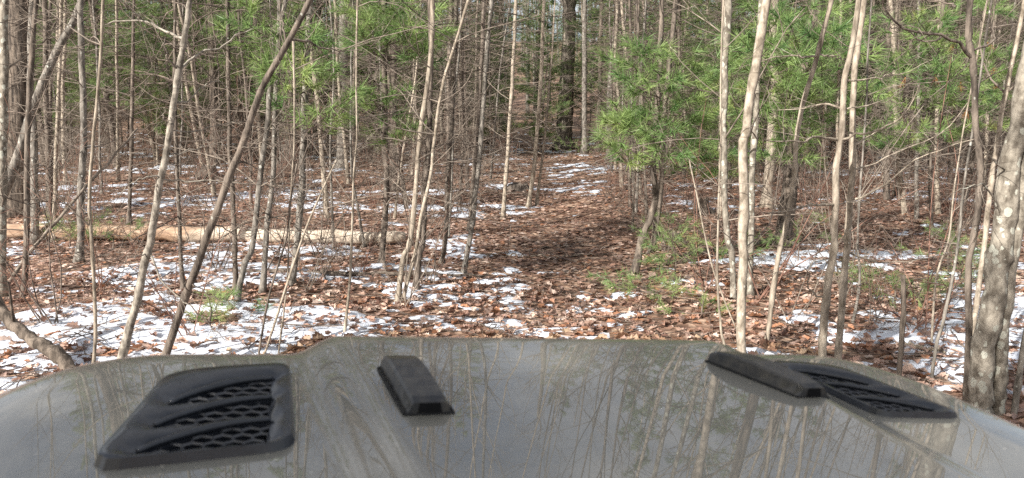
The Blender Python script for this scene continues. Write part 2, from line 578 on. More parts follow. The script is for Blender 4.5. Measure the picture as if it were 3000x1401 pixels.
ysn = [3.0]
while ysn[-1] < 46:
    ysn.append(ysn[-1] + 0.026 * max(1.0, ysn[-1] / 6.5) ** 1.25)
ysn = np.array(ysn)
cn = np.linspace(-1, 1, 641)
Yg = np.repeat(ysn[:, None], len(cn), 1); Xg = cn[None, :] * (2.6 + 0.92 * Yg)
Sh = snow_h(Xg, Yg)
Zg = ground_z(Xg, Yg) + Sh
q = grid_quads(len(ysn), len(cn))
keep = (Sh.ravel()[q] > -0.012).any(1)
q = q[keep]
used = np.unique(q); remap = np.full(Sh.size, -1); remap[used] = np.arange(len(used))
mb = MB(); mb.quads(np.stack([Xg, Yg, Zg], -1).reshape(-1, 3)[used], remap[q])
snow = mb.build('snow', M_SNOW)
tag(snow, 'thin patchy white snow lying between the fallen leaves', 'snow', kind='stuff')

# fallen oak leaves ---------------------------------------------------------------
LEAF_OUT = np.array([[0, -0.5], [0.06, -0.38], [0.19, -0.33], [0.17, -0.20], [0.29, -0.08], [0.22, 0.04], [0.29, 0.20], [0.17, 0.32], [0.0, 0.5],
                     [-0.15, 0.30], [-0.30, 0.22], [-0.20, 0.05], [-0.31, -0.05], [-0.17, -0.18], [-0.20, -0.30], [-0.07, -0.37]])


def leaf_verts(rng, curl):
    """one lobed leaf, unit length, folded and curled"""
    ctr = np.array([[0, -0.3], [0, -0.05], [0, 0.2]])
    P = np.vstack([LEAF_OUT, ctr])
    z = curl * (np.abs(P[:, 0]) * rng.uniform(0.2, 1.3) + rng.uniform(-1.0, 1.0) * P[:, 1] ** 2 + 0.35 * rng.uniform(-1, 1) * P[:, 0] * P[:, 1] * 4)
    z = z + rng.normal(size=len(P)) * 0.03
    return np.column_stack([P, z])


LEAF_F = []
for a in range(16):
    b = (a + 1) % 16
    def c_of(i):
        y = LEAF_OUT[i][1]
        return 16 if y < -0.17 else (17 if y < 0.1 else 18)
    ca, cb = c_of(a), c_of(b)
    LEAF_F.append((a, b, ca))
    if ca != cb:
        LEAF_F.append((b, cb, ca))
LEAF_F = np.array(LEAF_F)
lr = np.random.default_rng(5)
leaf_near = [leaf_verts(lr, lr.uniform(0.25, 1.1)) for _ in range(8)]
LEAF_S = np.array([[0, -0.5, 0], [0.30, -0.08, 0.10], [0.2, 0.25, 0.03], [0, 0.5, 0.05], [-0.25, 0.2, 0.09], [-0.30, -0.1, 0.02]])
LEAF_SF = np.array([[0, 1, 5], [1, 2, 5], [2, 4, 5], [2, 3, 4]])
PALETTE = np.array([[0.17, 0.095, 0.065], [0.26, 0.155, 0.105], [0.34, 0.21, 0.145], [0.42, 0.28, 0.20], [0.50, 0.36, 0.265], [0.60, 0.47, 0.36], [0.36, 0.18, 0.095], [0.30, 0.21, 0.16]])


def scatter(n, y0, y1, rng, power=1.0):
    y = y0 + (y1 - y0) * rng.random(n) ** power
    x = rng.uniform(-1, 1, n) * (2.2 + 0.86 * y)
    return x, y


def rot_mats(rng, n, tilt):
    yaw = rng.uniform(0, 2 * math.pi, n); rx = rng.normal(0, tilt, n); ry = rng.normal(0, tilt, n)
    cz, sz = np.cos(yaw), np.sin(yaw); cx, sx = np.cos(rx), np.sin(rx); cy, sy = np.cos(ry), np.sin(ry)
    o = np.zeros(n); l = np.ones(n)
    Rz = np.stack([np.stack([cz, -sz, o], -1), np.stack([sz, cz, o], -1), np.stack([o, o, l], -1)], 1)
    Rx = np.stack([np.stack([l, o, o], -1), np.stack([o, cx, -sx], -1), np.stack([o, sx, cx], -1)], 1)
    Ry = np.stack([np.stack([cy, o, sy], -1), np.stack([o, l, o], -1), np.stack([-sy, o, cy], -1)], 1)
    return Rz @ Rx @ Ry


litter = MB()
srng = np.random.default_rng(77)
near_leaves = []
for (n, y0, y1, pw, detailed, size) in ((14000, 3.6, 7.6, 0.85, True, 0.092), (16000, 7.6, 11, 0.9, False, 0.092), (26000, 11, 18, 0.9, False, 0.10), (24000, 18, 34, 0.9, False, 0.13)):
    x, y = scatter(n, y0, y1, srng, pw)
    s = snow_amount(x, y)
    keep = srng.random(n) < np.where(s > 0.02, 0.33 + 0.35 * np.exp(-s * 6), 1.0)
    x, y, s = x[keep], y[keep], s[keep]
    n = len(x)
    z = top_z(x, y) + np.abs(srng.normal(0.008, 0.009, n)) + 0.003
    R = rot_mats(srng, n, 0.17)
    sc = size * srng.uniform(0.35, 1.3, n)
    tint = PALETTE[srng.integers(0, len(PALETTE), n)] * np.array([1.14, 1.12, 1.20]) * srng.uniform(0.7, 1.25, (n, 1))
    track_dark = np.exp(-((x - trail_x(y)) / 0.85) ** 4) * np.exp(-((y - 9.3) / 2.0) ** 4)      # darker leaf tint along a stretch of the track
    tint = tint * (1 - 0.45 * track_dark[:, None])
    if detailed:
        which = srng.integers(0, len(leaf_near), n)
        order = np.argsort(np.hypot(x, y) + np.where((np.abs(x) < 0.74 * y) & (y > 4.9), 0, 50) - sc * 6)
        pick = set(order[:300].tolist())
        near_leaves = [(x[i], y[i], z[i], R[i], sc[i], which[i]) for i in order[:300]]
        rest = np.array([i for i in range(n) if i not in pick])
        for k in range(len(leaf_near)):
            ii = rest[which[rest] == k]
            L = leaf_near[k]
            V = np.einsum('nij,vj->nvi', R[ii], L) * sc[ii][:, None, None] + np.stack([x[ii], y[ii], z[ii]], -1)[:, None, :]
            F = LEAF_F[None] + (np.arange(len(ii)) * len(L))[:, None, None]
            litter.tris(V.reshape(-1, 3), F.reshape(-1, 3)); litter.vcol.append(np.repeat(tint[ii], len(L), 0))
    else:
        V = np.einsum('nij,vj->nvi', R, LEAF_S) * sc[:, None, None] + np.stack([x, y, z], -1)[:, None, :]
        F = LEAF_SF[None] + (np.arange(n) * len(LEAF_S))[:, None, None]
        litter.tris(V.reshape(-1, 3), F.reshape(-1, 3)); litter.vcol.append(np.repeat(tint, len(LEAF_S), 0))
lo = litter.build('leaf_litter', M_LITTER, ground, smooth=False)
tag(lo, kind='stuff')
leaf_meshes = []
for k, L in enumerate(leaf_near):
    b = MB(); b.tris(L, LEAF_F)
    o = b.build('leaf', M_LEAF, link=False, smooth=False); leaf_meshes.append(o.data); bpy.data.objects.remove(o)
for (x, y, z, R, s, k) in near_leaves:
    o = bpy.data.objects.new('leaf', leaf_meshes[k]); COL.objects.link(o); o.parent = ground
    Mx = Matrix(R.tolist()).to_4x4()
    o.matrix_local = Matrix.Translation((x, y, z + 0.006)) @ Mx @ Matrix.Scale(float(s) * 1.1, 4)

# fallen twigs lying in the litter
tl = MB(); trg = np.random.default_rng(606)
for k in range(4200):
    y = 4.2 + 22 * trg.random() ** 1.3; x = trg.uniform(-1, 1) * (1.5 + 0.78 * y)
    a = trg.uniform(0, 6.28); L = trg.uniform(0.15, 0.8); t = np.linspace(-0.5, 0.5, 5)
    px_ = x + np.cos(a) * t * L + trg.normal(0, 0.012, 5); py_ = y + np.sin(a) * t * L + trg.normal(0, 0.012, 5)
    tl.tube(np.column_stack([px_, py_, top_z(px_, py_) + trg.uniform(0.012, 0.05) + trg.normal(0, 0.006, 5)]), np.linspace(1, 0.5, 5) * trg.uniform(0.002, 0.0055), 3)
tag(tl.build('twig_litter', M_TWIGD, ground), kind='stuff')

# ------------------------------------------------------------------ trees
def branch_path(p0, d, length, rng, n=6, curl=0.25, lift=0.0):
    d = unit(d); P = [np.array(p0, float)]
    step = length / (n - 1)
    bend = rng.normal(0, curl, 3)
    for i in range(n - 1):
        bend = bend * 0.6 + rng.normal(0, curl, 3)
        d = unit(d + bend * 0.55 + np.array([0, 0, lift]))
        P.append(P[-1] + d * step)
    return np.array(P)


def add_twigs(mb, P, r0, rng, count, lmin, lmax, spread=0.8, lift=0.05, sub=True):
    n = len(P)
    for k in range(count):
        t = rng.uniform(0.25, 0.98) * (n - 1); i = min(int(t), n - 2); f = t - i
        p = P[i] * (1 - f) + P[i + 1] * f
        ax = unit(P[i + 1] - P[i])
        dd = unit(ax * rng.uniform(0.4, 1.0) + unit(rng.normal(size=3)) * spread)
        L = rng.uniform(lmin, lmax)
        Q = branch_path(p, dd, L, rng, 4, 0.3, lift)
        mb.tube(Q, np.linspace(r0 * 0.5, r0 * 0.22, 4), 3)
        if sub and rng.random() < 0.5:
            q = Q[2]
            S = branch_path(q, unit(unit(Q[3] - Q[1]) + rng.normal(0, 0.6, 3)), L * 0.5, rng, 3, 0.3, lift)
            mb.tube(S, np.linspace(r0 * 0.35, r0 * 0.18, 3), 3)


def tree_branches(mb, path, rad, style, rng, zmax_dense=6.0, density=1.0, rscale=1.0):
    """side branches of one tree along its trunk (world or local coordinates, trunk runs upward)"""
    z0 = path[0, 2]
    H = path[-1, 2] - z0
    seg = np.concatenate([[0], np.cumsum(np.linalg.norm(np.diff(path, axis=0), axis=1))])

    def at(h):
        zz = path[:, 2] - z0
        i = int(np.clip(np.searchsorted(zz, h) - 1, 0, len(path) - 2))
        f = (h - zz[i]) / max(zz[i + 1] - zz[i], 1e-6)
        return path[i] * (1 - f) + path[i + 1] * f, rad[i] * (1 - f) + rad[i + 1] * f
    if style == 'pine':
        h = rng.uniform(0.4, 0.8)
        while h < min(H, zmax_dense):
            k = int(rng.integers(2, 5) * density * 1.3 + rng.random())
            a0 = rng.uniform(0, 6.28)
            for j in range(k):
                a = a0 + j * 6.28 / max(k, 1) + rng.normal(0, 0.3)
                p, r = at(h + rng.normal(0, 0.02))
                d = np.array([math.cos(a), math.sin(a), rng.normal(0.12, 0.16)])
                L = rng.uniform(0.25, 1.0) * rscale * (1.6 if rng.random() < 0.3 else 1.0)
                rb = min(r * 0.5, rng.uniform(0.004, 0.008))
                P = branch_path(p, d, L, rng, 6, 0.20, rng.normal(-0.015, 0.03))
                mb.tube(P, np.linspace(rb, rb * 0.35, 6), 3)
                add_twigs(mb, P, rb, rng, int(rng.integers(1, 5)), 0.08, 0.35 * rscale, 0.75, 0.0)
            h += rng.uniform(0.16, 0.42)
    else:
        h = rng.uniform(0.7, 1.3)
        while h < min(H, zmax_dense):
            for j in range(1 + int(rng.random() < 0.35)):
                a = rng.uniform(0, 6.28)
                p, r = at(h)
                d = np.array([math.cos(a), math.sin(a), rng.uniform(0.15, 1.1)])
                L = rng.uniform(0.3, 1.5) * rscale
                rb = min(r * 0.55, rng.uniform(0.004, 0.010))
                P = branch_path(p, d, L, rng, 7, 0.22, rng.uniform(0.0, 0.10))
                mb.tube(P, np.linspace(rb, rb * 0.35, 7), 4)
                add_twigs(mb, P, rb, rng, int(rng.integers(2, 6)), 0.12, 0.5 * rscale, 0.6, 0.06)
            h += rng.uniform(0.25, 0.75) / density


def crown_limbs(limbs, twigs, path, rad, rng, zfrom, n, spread=1.0):
    """bare branched crown above the picture: limbs, branches and twigs"""
    zz = path[:, 2]
    ok = np.where(zz > zfrom)[0]
    if len(ok) < 2:
        return
    for k in range(n):
        i = int(rng.choice(ok))
        a = rng.uniform(0, 6.28)
        L = spread * rng.uniform(0.9, 2.2) * (1.15 - 0.6 * (zz[i] - zfrom) / max(zz[-1] - zfrom, 1))
        P = branch_path(path[i], np.array([math.cos(a), math.sin(a), rng.uniform(0.5, 1.5)]), L, rng, 7, 0.18, 0.08)
        rb = max(0.006, rad[i] * 0.45)
        limbs.tube(P, np.linspace(rb, rb * 0.3, 7), 4)
        add_twigs(twigs, P, rb * 0.55, rng, 7, 0.3, 0.9, 0.55, 0.06)


def tuft_needles(mb, C, A, rng, n, length, width, back=0.09, spread=(0.25, 1.15), droop=0.12):
    """bundles of needles: C centres (m,3), A axes (m,3)"""
    m = len(C)
    A = unit(A)
    a = np.repeat(A, n, 0); c = np.repeat(C, n, 0)
    r = unit(np.cross(a, rng.normal(size=(m * n, 3))))
    th = rng.uniform(spread[0], spread[1], (m * n, 1))
    d = a * np.cos(th) + r * np.sin(th)
    d[:, 2] -= droop * rng.random(m * n)
    base = c - a * (rng.random((m * n, 1)) * back)
    L = length * rng.uniform(0.65, 1.1, m * n)
    mb.needles(base, d, L, width * rng.uniform(0.7, 1.2, m * n), rng)


def bough(wood, leaf, p0, p1, rng, n_needle=25, length=0.165, width=0.0078, reach=0.5, side=5, rad=0.008, fan=0.34, tuft_step=0.17, sag=0.06):
    """one live pine bough from the trunk p0 to its tip p1; branchlets end in separate star-like tufts"""
    p0 = np.asarray(p0, float); p1 = np.asarray(p1, float)
    L = np.linalg.norm(p1 - p0)
    mid = (p0 + p1) / 2 + rng.normal(0, 0.05 * L, 3) + np.array([0, 0, -sag * L])
    P = catmull([p0, mid, p1], 9)
    wood.tube(P, np.linspace(rad, rad * 0.4, 9), 4)
    ax = unit(P[-1] - P[-2])
    C = [P[-1], P[-1] - ax * length * 0.55]; A = [ax, ax]
    horiz = unit(np.cross(ax, [0, 0, 1.0]))
    for k in range(side):
        t = float(np.clip(1 - reach * (k + 0.6 + rng.normal(0, 0.2)) / side, 0.05, 0.97)) * 8
        i = min(int(t), 7); f = t - i
        p = P[i] * (1 - f) + P[i + 1] * f
        a = unit(P[i + 1] - P[i])
        s = 1 if k % 2 else -1
        d = unit(a * 0.7 + horiz * s * rng.uniform(0.5, 1.0) + np.array([0, 0, rng.normal(0.12, 0.22)]))
        bl = fan * rng.uniform(0.55, 1.15)
        Q = branch_path(p, d, bl, rng, 4, 0.10, 0.04)
        wood.tube(Q, np.linspace(rad * 0.45, rad * 0.3, 4), 3)
        C.append(Q[3]); A.append(unit(Q[3] - Q[2]))
        if bl > tuft_step * 1.3:
            C.append(Q[3] - unit(Q[3] - Q[2]) * length * 0.5); A.append(unit(Q[3] - Q[2]))
    tuft_needles(leaf, np.array(C), np.array(A), rng, n_needle, length, width, 0.06, (0.2, 1.25), 0.22)


TREES = []      # (object, px x, px y of base, distance, short landmark name or None)


def hero(label, pts, w, style='maple', mat=None, twig=None, H=11.0, name='bare_tree', mark=None, density=1.0, branches=(), boughs=(), fill=(), dead=0,
         broken=False, sides=9, rscale=1.0, crown=8, group=None, cat='tree', base=None, lean=0.0, ny=None, needle=None, zdense=5.0):
    """a tree traced from the photograph: pts run from the base upward in photograph pixels, w = (base, top) width in pixels"""
    mat = mat or M_GREY; twig = twig or M_TWIG
    rng = np.random.default_rng(abs(hash(label)) % (2 ** 31) if False else sum(ord(c) * (i + 1) for i, c in enumerate(label)))
    B = px_ground(*(base or pts[0]))
    Y = B[1]
    W = np.array([px_plane(u, v, Y) for u, v in pts])
    W[0, 2] = min(W[0, 2], ground_z(W[0, 0], Y)) - 0.03
    if lean:
        W[:, 1] += lean * (W[:, 2] - W[0, 2])
    n_vis = max(10, len(pts) * 5)
    P = catmull(W, n_vis)
    dist = math.hypot(Y, W[0, 0]) * 1.0
    r0, r1 = w[0] / 2 * Y / F_PX, w[1] / 2 * Y / F_PX
    R = np.linspace(r0, r1, n_vis)
    R[0] *= 1.75; R[1] *= 1.25
    if not broken:
        d = unit(P[-1] - P[-4]); ext = []
        p = P[-1].copy(); top = W[0, 2] + H
        step = max(0.35, (top - p[2]) / 16)
        k = 0
        while p[2] < top and k < 24:
            d = unit(d * 0.9 + np.array([0, 0, 0.13]) + rng.normal(0, 0.035, 3)); p = p + d * step; ext.append(p.copy()); k += 1
        if ext:
            P = np.vstack([P, ext]); R = np.concatenate([R, np.linspace(r1, max(0.008, r1 * 0.25), len(ext))])
    wob = rng.normal(0, 1, (len(P), 3)); wob[:, 2] = 0
    wob = (np.roll(wob, 1, 0) + 2 * wob + np.roll(wob, -1, 0)) / 3
    amp = np.minimum(0.006, R * 0.13)[:, None]
    P = P + wob * amp
    R = R * (1 + rng.normal(0, 0.04, len(R))) * (1 + 0.22 * (rng.random(len(R)) < 0.09))
    root_loc = (float(W[0, 0]), float(W[0, 1]), float(W[0, 2] + 0.03))
    root = empty(name, root_loc)
    tb = MB(); tb.tube(P, R, sides, caps=True)
    tb.build('trunk', mat, root, origin=root_loc)
    tw = MB(); lb = MB()
    if style:
        tree_branches(tw, P, R, style, rng, zdense, density, rscale)
    for br in branches:                         # traced branches: pixel points, width px, depth drift
        bp, bw, dy = br
        pb = np.array([px_plane(u, v, Y + dy * k / max(len(bp) - 1, 1)) for k, (u, v) in enumerate(bp)])
        pb = catmull(pb, 12)
        pb[1:] += rng.normal(0, 0.006, (11, 3))
        rb = bw / 2 * Y / F_PX
        b2 = MB(); b2.tube(pb, np.linspace(rb, rb * 0.3, 12), 5)
        b2.build('limb', mat, root, origin=root_loc)
        add_twigs(tw, pb, rb * 0.6, rng, 6, 0.12, 0.4, 0.6, 0.03)
    if not broken and crown:
        crown_limbs(lb, tw, P, R, rng, max(3.2, P[0, 2] + H * 0.45), crown)
    if lb.tubes:
        lb.build('crown', mat, root, origin=root_loc)
    nb = MB()
    for (u0, v0, u1, v1, cnt, d0, d1) in fill:
        boughs = list(boughs) + [(rng.uniform(u0, u1), rng.uniform(v0, v1), rng.uniform(d0, d1), rng.uniform(0.5, 1.0)) for _ in range(cnt)]
    for bg in boughs:                            # live pine boughs: (u, v, depth offset, size)
        u, v, dy, size = bg
        tip = px_plane(u, v, Y + dy)
        zz = tip[2] - 0.08 - 0.1 * size
        i = int(np.argmin(np.abs(P[:, 2] - zz)))
        bough(tw, nb, P[i], tip, rng, reach=min(0.85, 0.42 * size / max(0.2, np.linalg.norm(tip - P[i])) + 0.12), fan=0.42 * size, side=int(3 + 3 * size))
    if dead:
        db = MB(); ii = rng.integers(len(P) // 3, len(P) * 2 // 3, dead)
        c = np.array([px_plane(rng.uniform(2600, 2960), rng.uniform(120, 330), Y + rng.uniform(-1.3, 0.2)) for _ in range(dead)])
        tuft_needles(db, c, np.tile([0, 0, -1.0], (dead, 1)) + rng.normal(0, 0.3, (dead, 3)), rng, 26, 0.15, 0.007, 0.06, (0.1, 0.7))
        for k in range(dead):
            tw.tube(catmull([P[ii[k]], (P[ii[k]] + c[k]) / 2 + [0, 0, 0.1], c[k]], 7), np.linspace(0.006, 0.003, 7), 3)
        tag(db.build('dead_needles', M_NEEDLE_DEAD, root, origin=root_loc), kind='stuff')
    if nb.n:
        tag(nb.build('needles', needle or M_NEEDLE, root, origin=root_loc), kind='stuff')
    if tw.tubes:
        tag(tw.build('twigs', twig, root, origin=root_loc), kind='stuff')
    tag(root, label, cat, group)
    u, v = to_px(W[0])
    TREES.append((root, u, v, Y, mark))
    return root, P, R


# --- left side
hero('leaning lichen marked grey tree crossing the upper left corner', [(-75, 760), (0, 605), (81, 360), (157, 175), (221, 52), (248, -20)], (26, 18), 'maple', M_GREY, mark='the leaning tree in the upper left corner')
hero('thick dark furrowed trunk near the left edge', [(52, 632), (55, 400), (58, 180), (60, -20)], (70, 58), 'pine', M_PINE, M_TWIGD, H=15, name='pine_tree', mark='the thick furrowed trunk by the left edge', density=.8, sides=14)
hero('lichen covered upright trunk cut by the left edge of the picture', [(5, 872), (6, 600), (10, 300), (14, -20)], (27, 20), 'maple', M_MAPLE, density=.6)
hero('pale slim trunk just right of the thick dark left trunk', [(103, 712), (102, 560), (100, 405), (88, 255), (98, -20)], (22, 17), 'pine', M_GREY, density=.8)
hero('dark slim trunk standing in leaves at the far left, close to the bent dead stem', [(68, 874), (78, 700), (80, 500), (86, 260), (108, -20)], (18, 12), 'pine', M_DARK, M_TWIGD)
hero('thin pale trunk rising behind the left end of the fallen log', [(157, 710), (162, 560), (164, 465), (174, 235), (181, -20)], (13, 9), 'pine', M_PALE, density=1.2)
hero('thin whitish sapling behind the left end of the fallen log, deeper in', [(195, 545), (186, 410), (184, 250), (190, 120), (192, -20)], (12, 8), 'pine', M_PALE)
hero('upright grey trunk with mossy foot in front of the fallen log', [(233, 770), (238, 600), (246, 350), (237, 100), (234, -20)], (22, 15), 'pine', M_GREY, density=1.2, mark='the mossy footed trunk before the log')
hero('wavy bare rod-thin brown sapling rising above the bonnet left corner', [(270, 1120), (274, 1068), (280, 950), (268, 700), (262, 600), (268, 480), (281, 330), (295, 160), (303, -20)], (11, 8), 'maple', M_TAN, H=6, density=.5, zdense=3.4)
hero('dark straight pole sapling behind the log with many horizontal twigs', [(378, 662), (383, 500), (388, 300), (390, 120), (393, -20)], (12, 8), 'pine', M_DARK, M_TWIGD, density=1.4)
hero('tilted thin trunk leaning left in the left background', [(462, 470), (436, 380), (402, 235), (360, 70), (345, -20)], (14, 10), 'pine', M_TAN)
hero('tall pale sapling leaning right with forked curved branches, left of the vent', [(330, 1110), (352, 1058), (400, 880), (430, 745), (442, 700), (465, 555), (495, 395), (524, 200), (545, 80), (558, -20)], (27, 14), None, M_SILVER, M_TWIG, H=7,
     mark='the forked leaning sapling', crown=6, branches=[
         ([(524, 200), (560, 172), (610, 152), (650, 138), (690, 105), (745, 85)], 9, 0.3), ([(522, 200), (495, 175), (484, 150), (482, 110)], 7, -0.2),
         ([(535, 112), (500, 98), (455, 75), (410, 57), (350, 62), (316, 70)], 9, 0.2), ([(410, 57), (385, 30), (340, -8)], 6, -.2),
         ([(512, 302), (545, 298), (580, 268), (608, 245), (660, 240)], 6, 0.2), ([(500, 385), (560, 385), (640, 370), (700, 352)], 5, .3),
         ([(495, 450), (530, 452), (575, 435), (600, 425)], 6, .3), ([(470, 523), (420, 522), (385, 540), (345, 578)], 6, -.2), ([(475, 525), (540, 532), (640, 530), (760, 545)], 6, .2),
         ([(442, 745), (480, 830), (530, 875), (570, 905)], 6, -.2), ([(430, 743), (395, 752), (352, 772)], 5, -.2), ([(455, 618), (500, 640), (540, 660)], 5, .2), ([(490, 365), (478, 340), (486, 310)], 4, -.1)])
hero('dark leaning sapling right of the forked pale one, bent to the right', [(465, 1100), (483, 1048), (541, 873), (595, 730), (640, 605), (686, 483), (722, 390), (750, 302), (780, 233), (855, 105), (907, 0), (930, -50)], (25, 15), None, M_DARK, M_TWIG, H=6,
     mark='the dark leaning sapling', crown=6, branches=[([(836, 118), (900, 125), (960, 145), (1040, 145)], 9, .3), ([(836, 118), (830, 60), (832, 0)], 7, .1), ([(700, 440), (760, 420), (830, 430)], 5, -.2),
      ([(560, 830), (620, 870), (690, 905)], 5, -.1), ([(690, 478), (740, 480), (800, 470)], 6, .2), ([(625, 650), (690, 690), (760, 690)], 5, .1), ([(540, 880), (600, 935), (660, 1000)], 5, -.1)])
hero('slender dark stem between the two leaning saplings', [(536, 852), (528, 700), (522, 580), (515, 380), (512, 180), (514, -20)], (13, 8), 'pine', M_DARK, M_TWIGD, density=1.2)
hero('dark pole rising behind the bend of the dark leaning sapling', [(690, 852), (688, 700), (676, 465), (668, 230), (667, -20)], (16, 11), 'pine', M_DARK, M_TWIGD, density=1.4)
hero('grey sapling leaning right beyond the dark leaning sapling', [(690, 892), (716, 775), (740, 720), (762, 523), (785, 350), (790, 262), (814, 145), (840, -20)], (19, 12), 'maple', M_GREY)
hero('straight dark trunk with pale rings left of the pale twin stems', [(767, 858), (785, 640), (800, 525), (805, 350), (815, 150), (820, -20)], (17, 12), 'pine', M_GREY, density=1.2)
hero('rough pole trunk with upper pine boughs in the left middle ground', [(852, 835), (872, 690), (887, 465), (893, 290), (902, 105), (908, -20)], (21, 15), 'pine', M_GREY, M_TWIGD, name='young_pine', mark='the young pine of the left middle ground', density=1.3, H=8, fill=[(700, -10, 1000, 140, 6, -1.0, .3)],
     boughs=[(885, 165, -.9, .8), (835, 250, -1.0, .8), (805, 300, -.7, .5), (945, 205, -.8, .6), (975, 315, -.9, .9), (960, 350, -.6, .7), (770, 165, -.6, .35), (800, 210, -.8, .6)])
hero('dark big trunk in the left background behind the dark pole', [(720, 470), (716, 300), (714, 100), (712, -20)], (48, 40), 'pine', M_PINE, M_TWIGD, H=16, name='pine_tree', density=.6, sides=12)
hero('broad pale furrowed trunk behind the young pine of the left middle ground', [(845, 468), (842, 360), (850, 200), (860, -20)], (48, 36), 'pine', M_GREY, M_TWIGD, H=16, name='pine_tree', density=.5, sides=12)
hero('grey straight far trunk right of the young pine', [(1000, 494), (1004, 300), (1007, 120), (1008, -20)], (30, 25), 'pine', M_GREY, M_TWIGD, H=15, density=.6, sides=12)
hero('thin white stem standing alone right of the young pine', [(1004, 985), (1015, 925), (1026, 804), (1031, 690), (1036, 520), (1046, 400)], (10, 5), 'maple', M_PALE, H=3.2, density=1.0, crown=0)
# --- middle
hero('dark rough trunk carrying low pine tufts left of centre', [(1117, 775), (1125, 670), (1134, 523), (1129, 407), (1126, 200), (1128, -20)], (18, 16), 'pine', M_DARK, M_TWIGD, name='young_pine', mark='the tufted pine left of centre', density=1.2, H=8, fill=[(1040, -10, 1300, 170, 16, -1, .5)],
     boughs=[(1130, 290, -.8, .8), (1120, 350, -.9, .9), (1085, 265, -.6, .5), (1155, 395, -.7, .6), (1215, 375, -.5, .5), (1060, 300, -.4, .5), (1200, 60, -.7, .9), (1150, 25, -.6, .7), (1255, 125, -.8, .9), (1190, 110, -.5, .8), (1075, 65, -.5, .6), (1060, 130, -.3, .6)])
hero('taller dark trunk just behind the tufted pine left of centre', [(1153, 562), (1152, 400), (1152, 200), (1156, -20)], (22, 19), 'pine', M_DARK, M_TWIGD, H=13, density=.7)
hero('front tan stem of the leaning clump at the trail left side', [(1163, 888), (1180, 763), (1204, 698), (1221, 523), (1233, 378), (1250, 262), (1265, 116), (1268, -20)], (17, 12), 'maple', M_TAN, mark='the tan stem clump beside the trail')
hero('wavy pale thinner stem sharing the foot of the leaning clump', [(1174, 888), (1215, 745), (1233, 640), (1262, 512), (1273, 407), (1297, 250), (1332, 134), (1367, 17), (1378, -30)], (11, 8), 'maple', M_PALE, H=7)
hero('dark upright trunk behind the leaning tan clump', [(1215, 852), (1227, 760), (1239, 698), (1244, 553), (1256, 407), (1262, 204), (1262, -20)], (18, 15), 'pine', M_DARK, M_TWIGD)
hero('dark pole with short twigs midway between clump and twin trunks', [(1294, 772), (1306, 690), (1314, 523), (1323, 349), (1332, 145), (1340, -20)], (15, 12), 'pine', M_DARK, M_TWIGD, density=1.3)
hero('slim grey sapling beside the dark pole with short twigs', [(1312, 700), (1322, 560), (1326, 420), (1330, 300), (1345, 150), (1352, -20)], (7, 5), 'pine', M_GREY)
hero('front trunk of the dark pair leaning over the trail left edge', [(1355, 806), (1378, 687), (1390, 600), (1402, 495), (1413, 349), (1425, 175), (1442, -20)], (16, 11), 'pine', M_GREY, M_TWIGD, mark='the dark pair at the trail edge')
hero('rear darker trunk of the pair leaning over the trail left edge', [(1375, 682), (1390, 495), (1400, 350), (1412, 150), (1418, -20)], (15, 10), 'pine', M_DARK, M_TWIGD)
hero('slim pale sapling left of the trail, lone in snow', [(1472, 642), (1488, 450), (1496, 300), (1506, 130), (1512, -20)], (12, 9), 'pine', M_PALE, density=1.1, mark='the lone pale sapling by the trail')
hero('brightest slim sapling left of the trail with side pegs', [(1547, 608), (1564, 495), (1576, 349), (1587, 175), (1594, -20)], (13, 9), 'pine', M_PALE, density=1.0)
hero('lower thin sapling hugging the right of the brightest trail sapling', [(1572, 604), (1586, 490), (1599, 378), (1610, 240), (1618, 150)], (9, 5), 'pine', M_PALE, H=4, crown=0)
hero('big old furrowed oak standing where the trail ends', [(1650, 438), (1655, 360), (1660, 250), (1666, 120), (1668, -20)], (48, 35), None, M_OAK, M_TWIGD, H=17, name='oak_tree', mark='the big oak at the trail end', sides=14, crown=14)
hero('straight grey trunk right behind the big trail end oak', [(1713, 452), (1712, 300), (1713, 100), (1714, -20)], (16, 13), 'pine', M_GREY, M_TWIGD, H=14, density=.5)
hero('mottled grey trunk right of the trail end, left of the needle boughs', [(1786, 482), (1786, 300), (1800, 120), (1814, -20)], (19, 14), 'pine', M_GREY, M_TWIGD, H=13, density=.7)
# --- right of the trail
hero('crooked dark pine right of the trail, foot bent to the left', [(1856, 800), (1884, 690), (1905, 640), (1919, 582), (1916, 495), (1920, 378), (1930, 262), (1936, 120), (1939, -20)], (22, 14), 'pine', M_DARK, M_TWIGD, name='young_pine', mark='the crooked pine right of the trail', density=.7, H=8, fill=[(1770, 130, 1960, 470, 7, -1.4, .3)],
     boughs=[(1800, 440, -.9, .9), (1830, 430, -.7, .8), (1880, 225, -.9, .9), (1900, 250, -1.1, .9), (1850, 190, -.5, .7), (1820, 350, -.6, .7), (1870, 370, -.8, .7), (1800, 330, -.4, .6), (1860, 130, -.3, .7), (1960, 455, -1.0, .7), (1940, 395, -1.0, .7), (1900, 140, -.8, .7)])
hero('second dark pine stem behind the crooked one', [(1905, 742), (1915, 700), (1930, 600), (1938, 500), (1942, 400), (1954, 262), (1965, 145), (1984, -20)], (20, 14), 'pine', M_DARK, M_TWIGD, name='young_pine', density=.8, H=8, fill=[(1960, 120, 2200, 520, 11, -1.3, .4)],
     boughs=[(2010, 240, -.9, 1.0), (1985, 300, -.9, 1.0), (2060, 290, -.8, .9), (2040, 340, -1.0, .9), (2000, 360, -.8, 1.0), (2085, 360, -.7, .8), (2070, 420, -.9, .8), (2000, 175, -.8, .9), (2060, 200, -.6, .8), (2030, 480, -.9, .7), (2095, 500, -.8, .8), (2125, 225, -.7, .6), (1990, 420, -1.2, .8)])
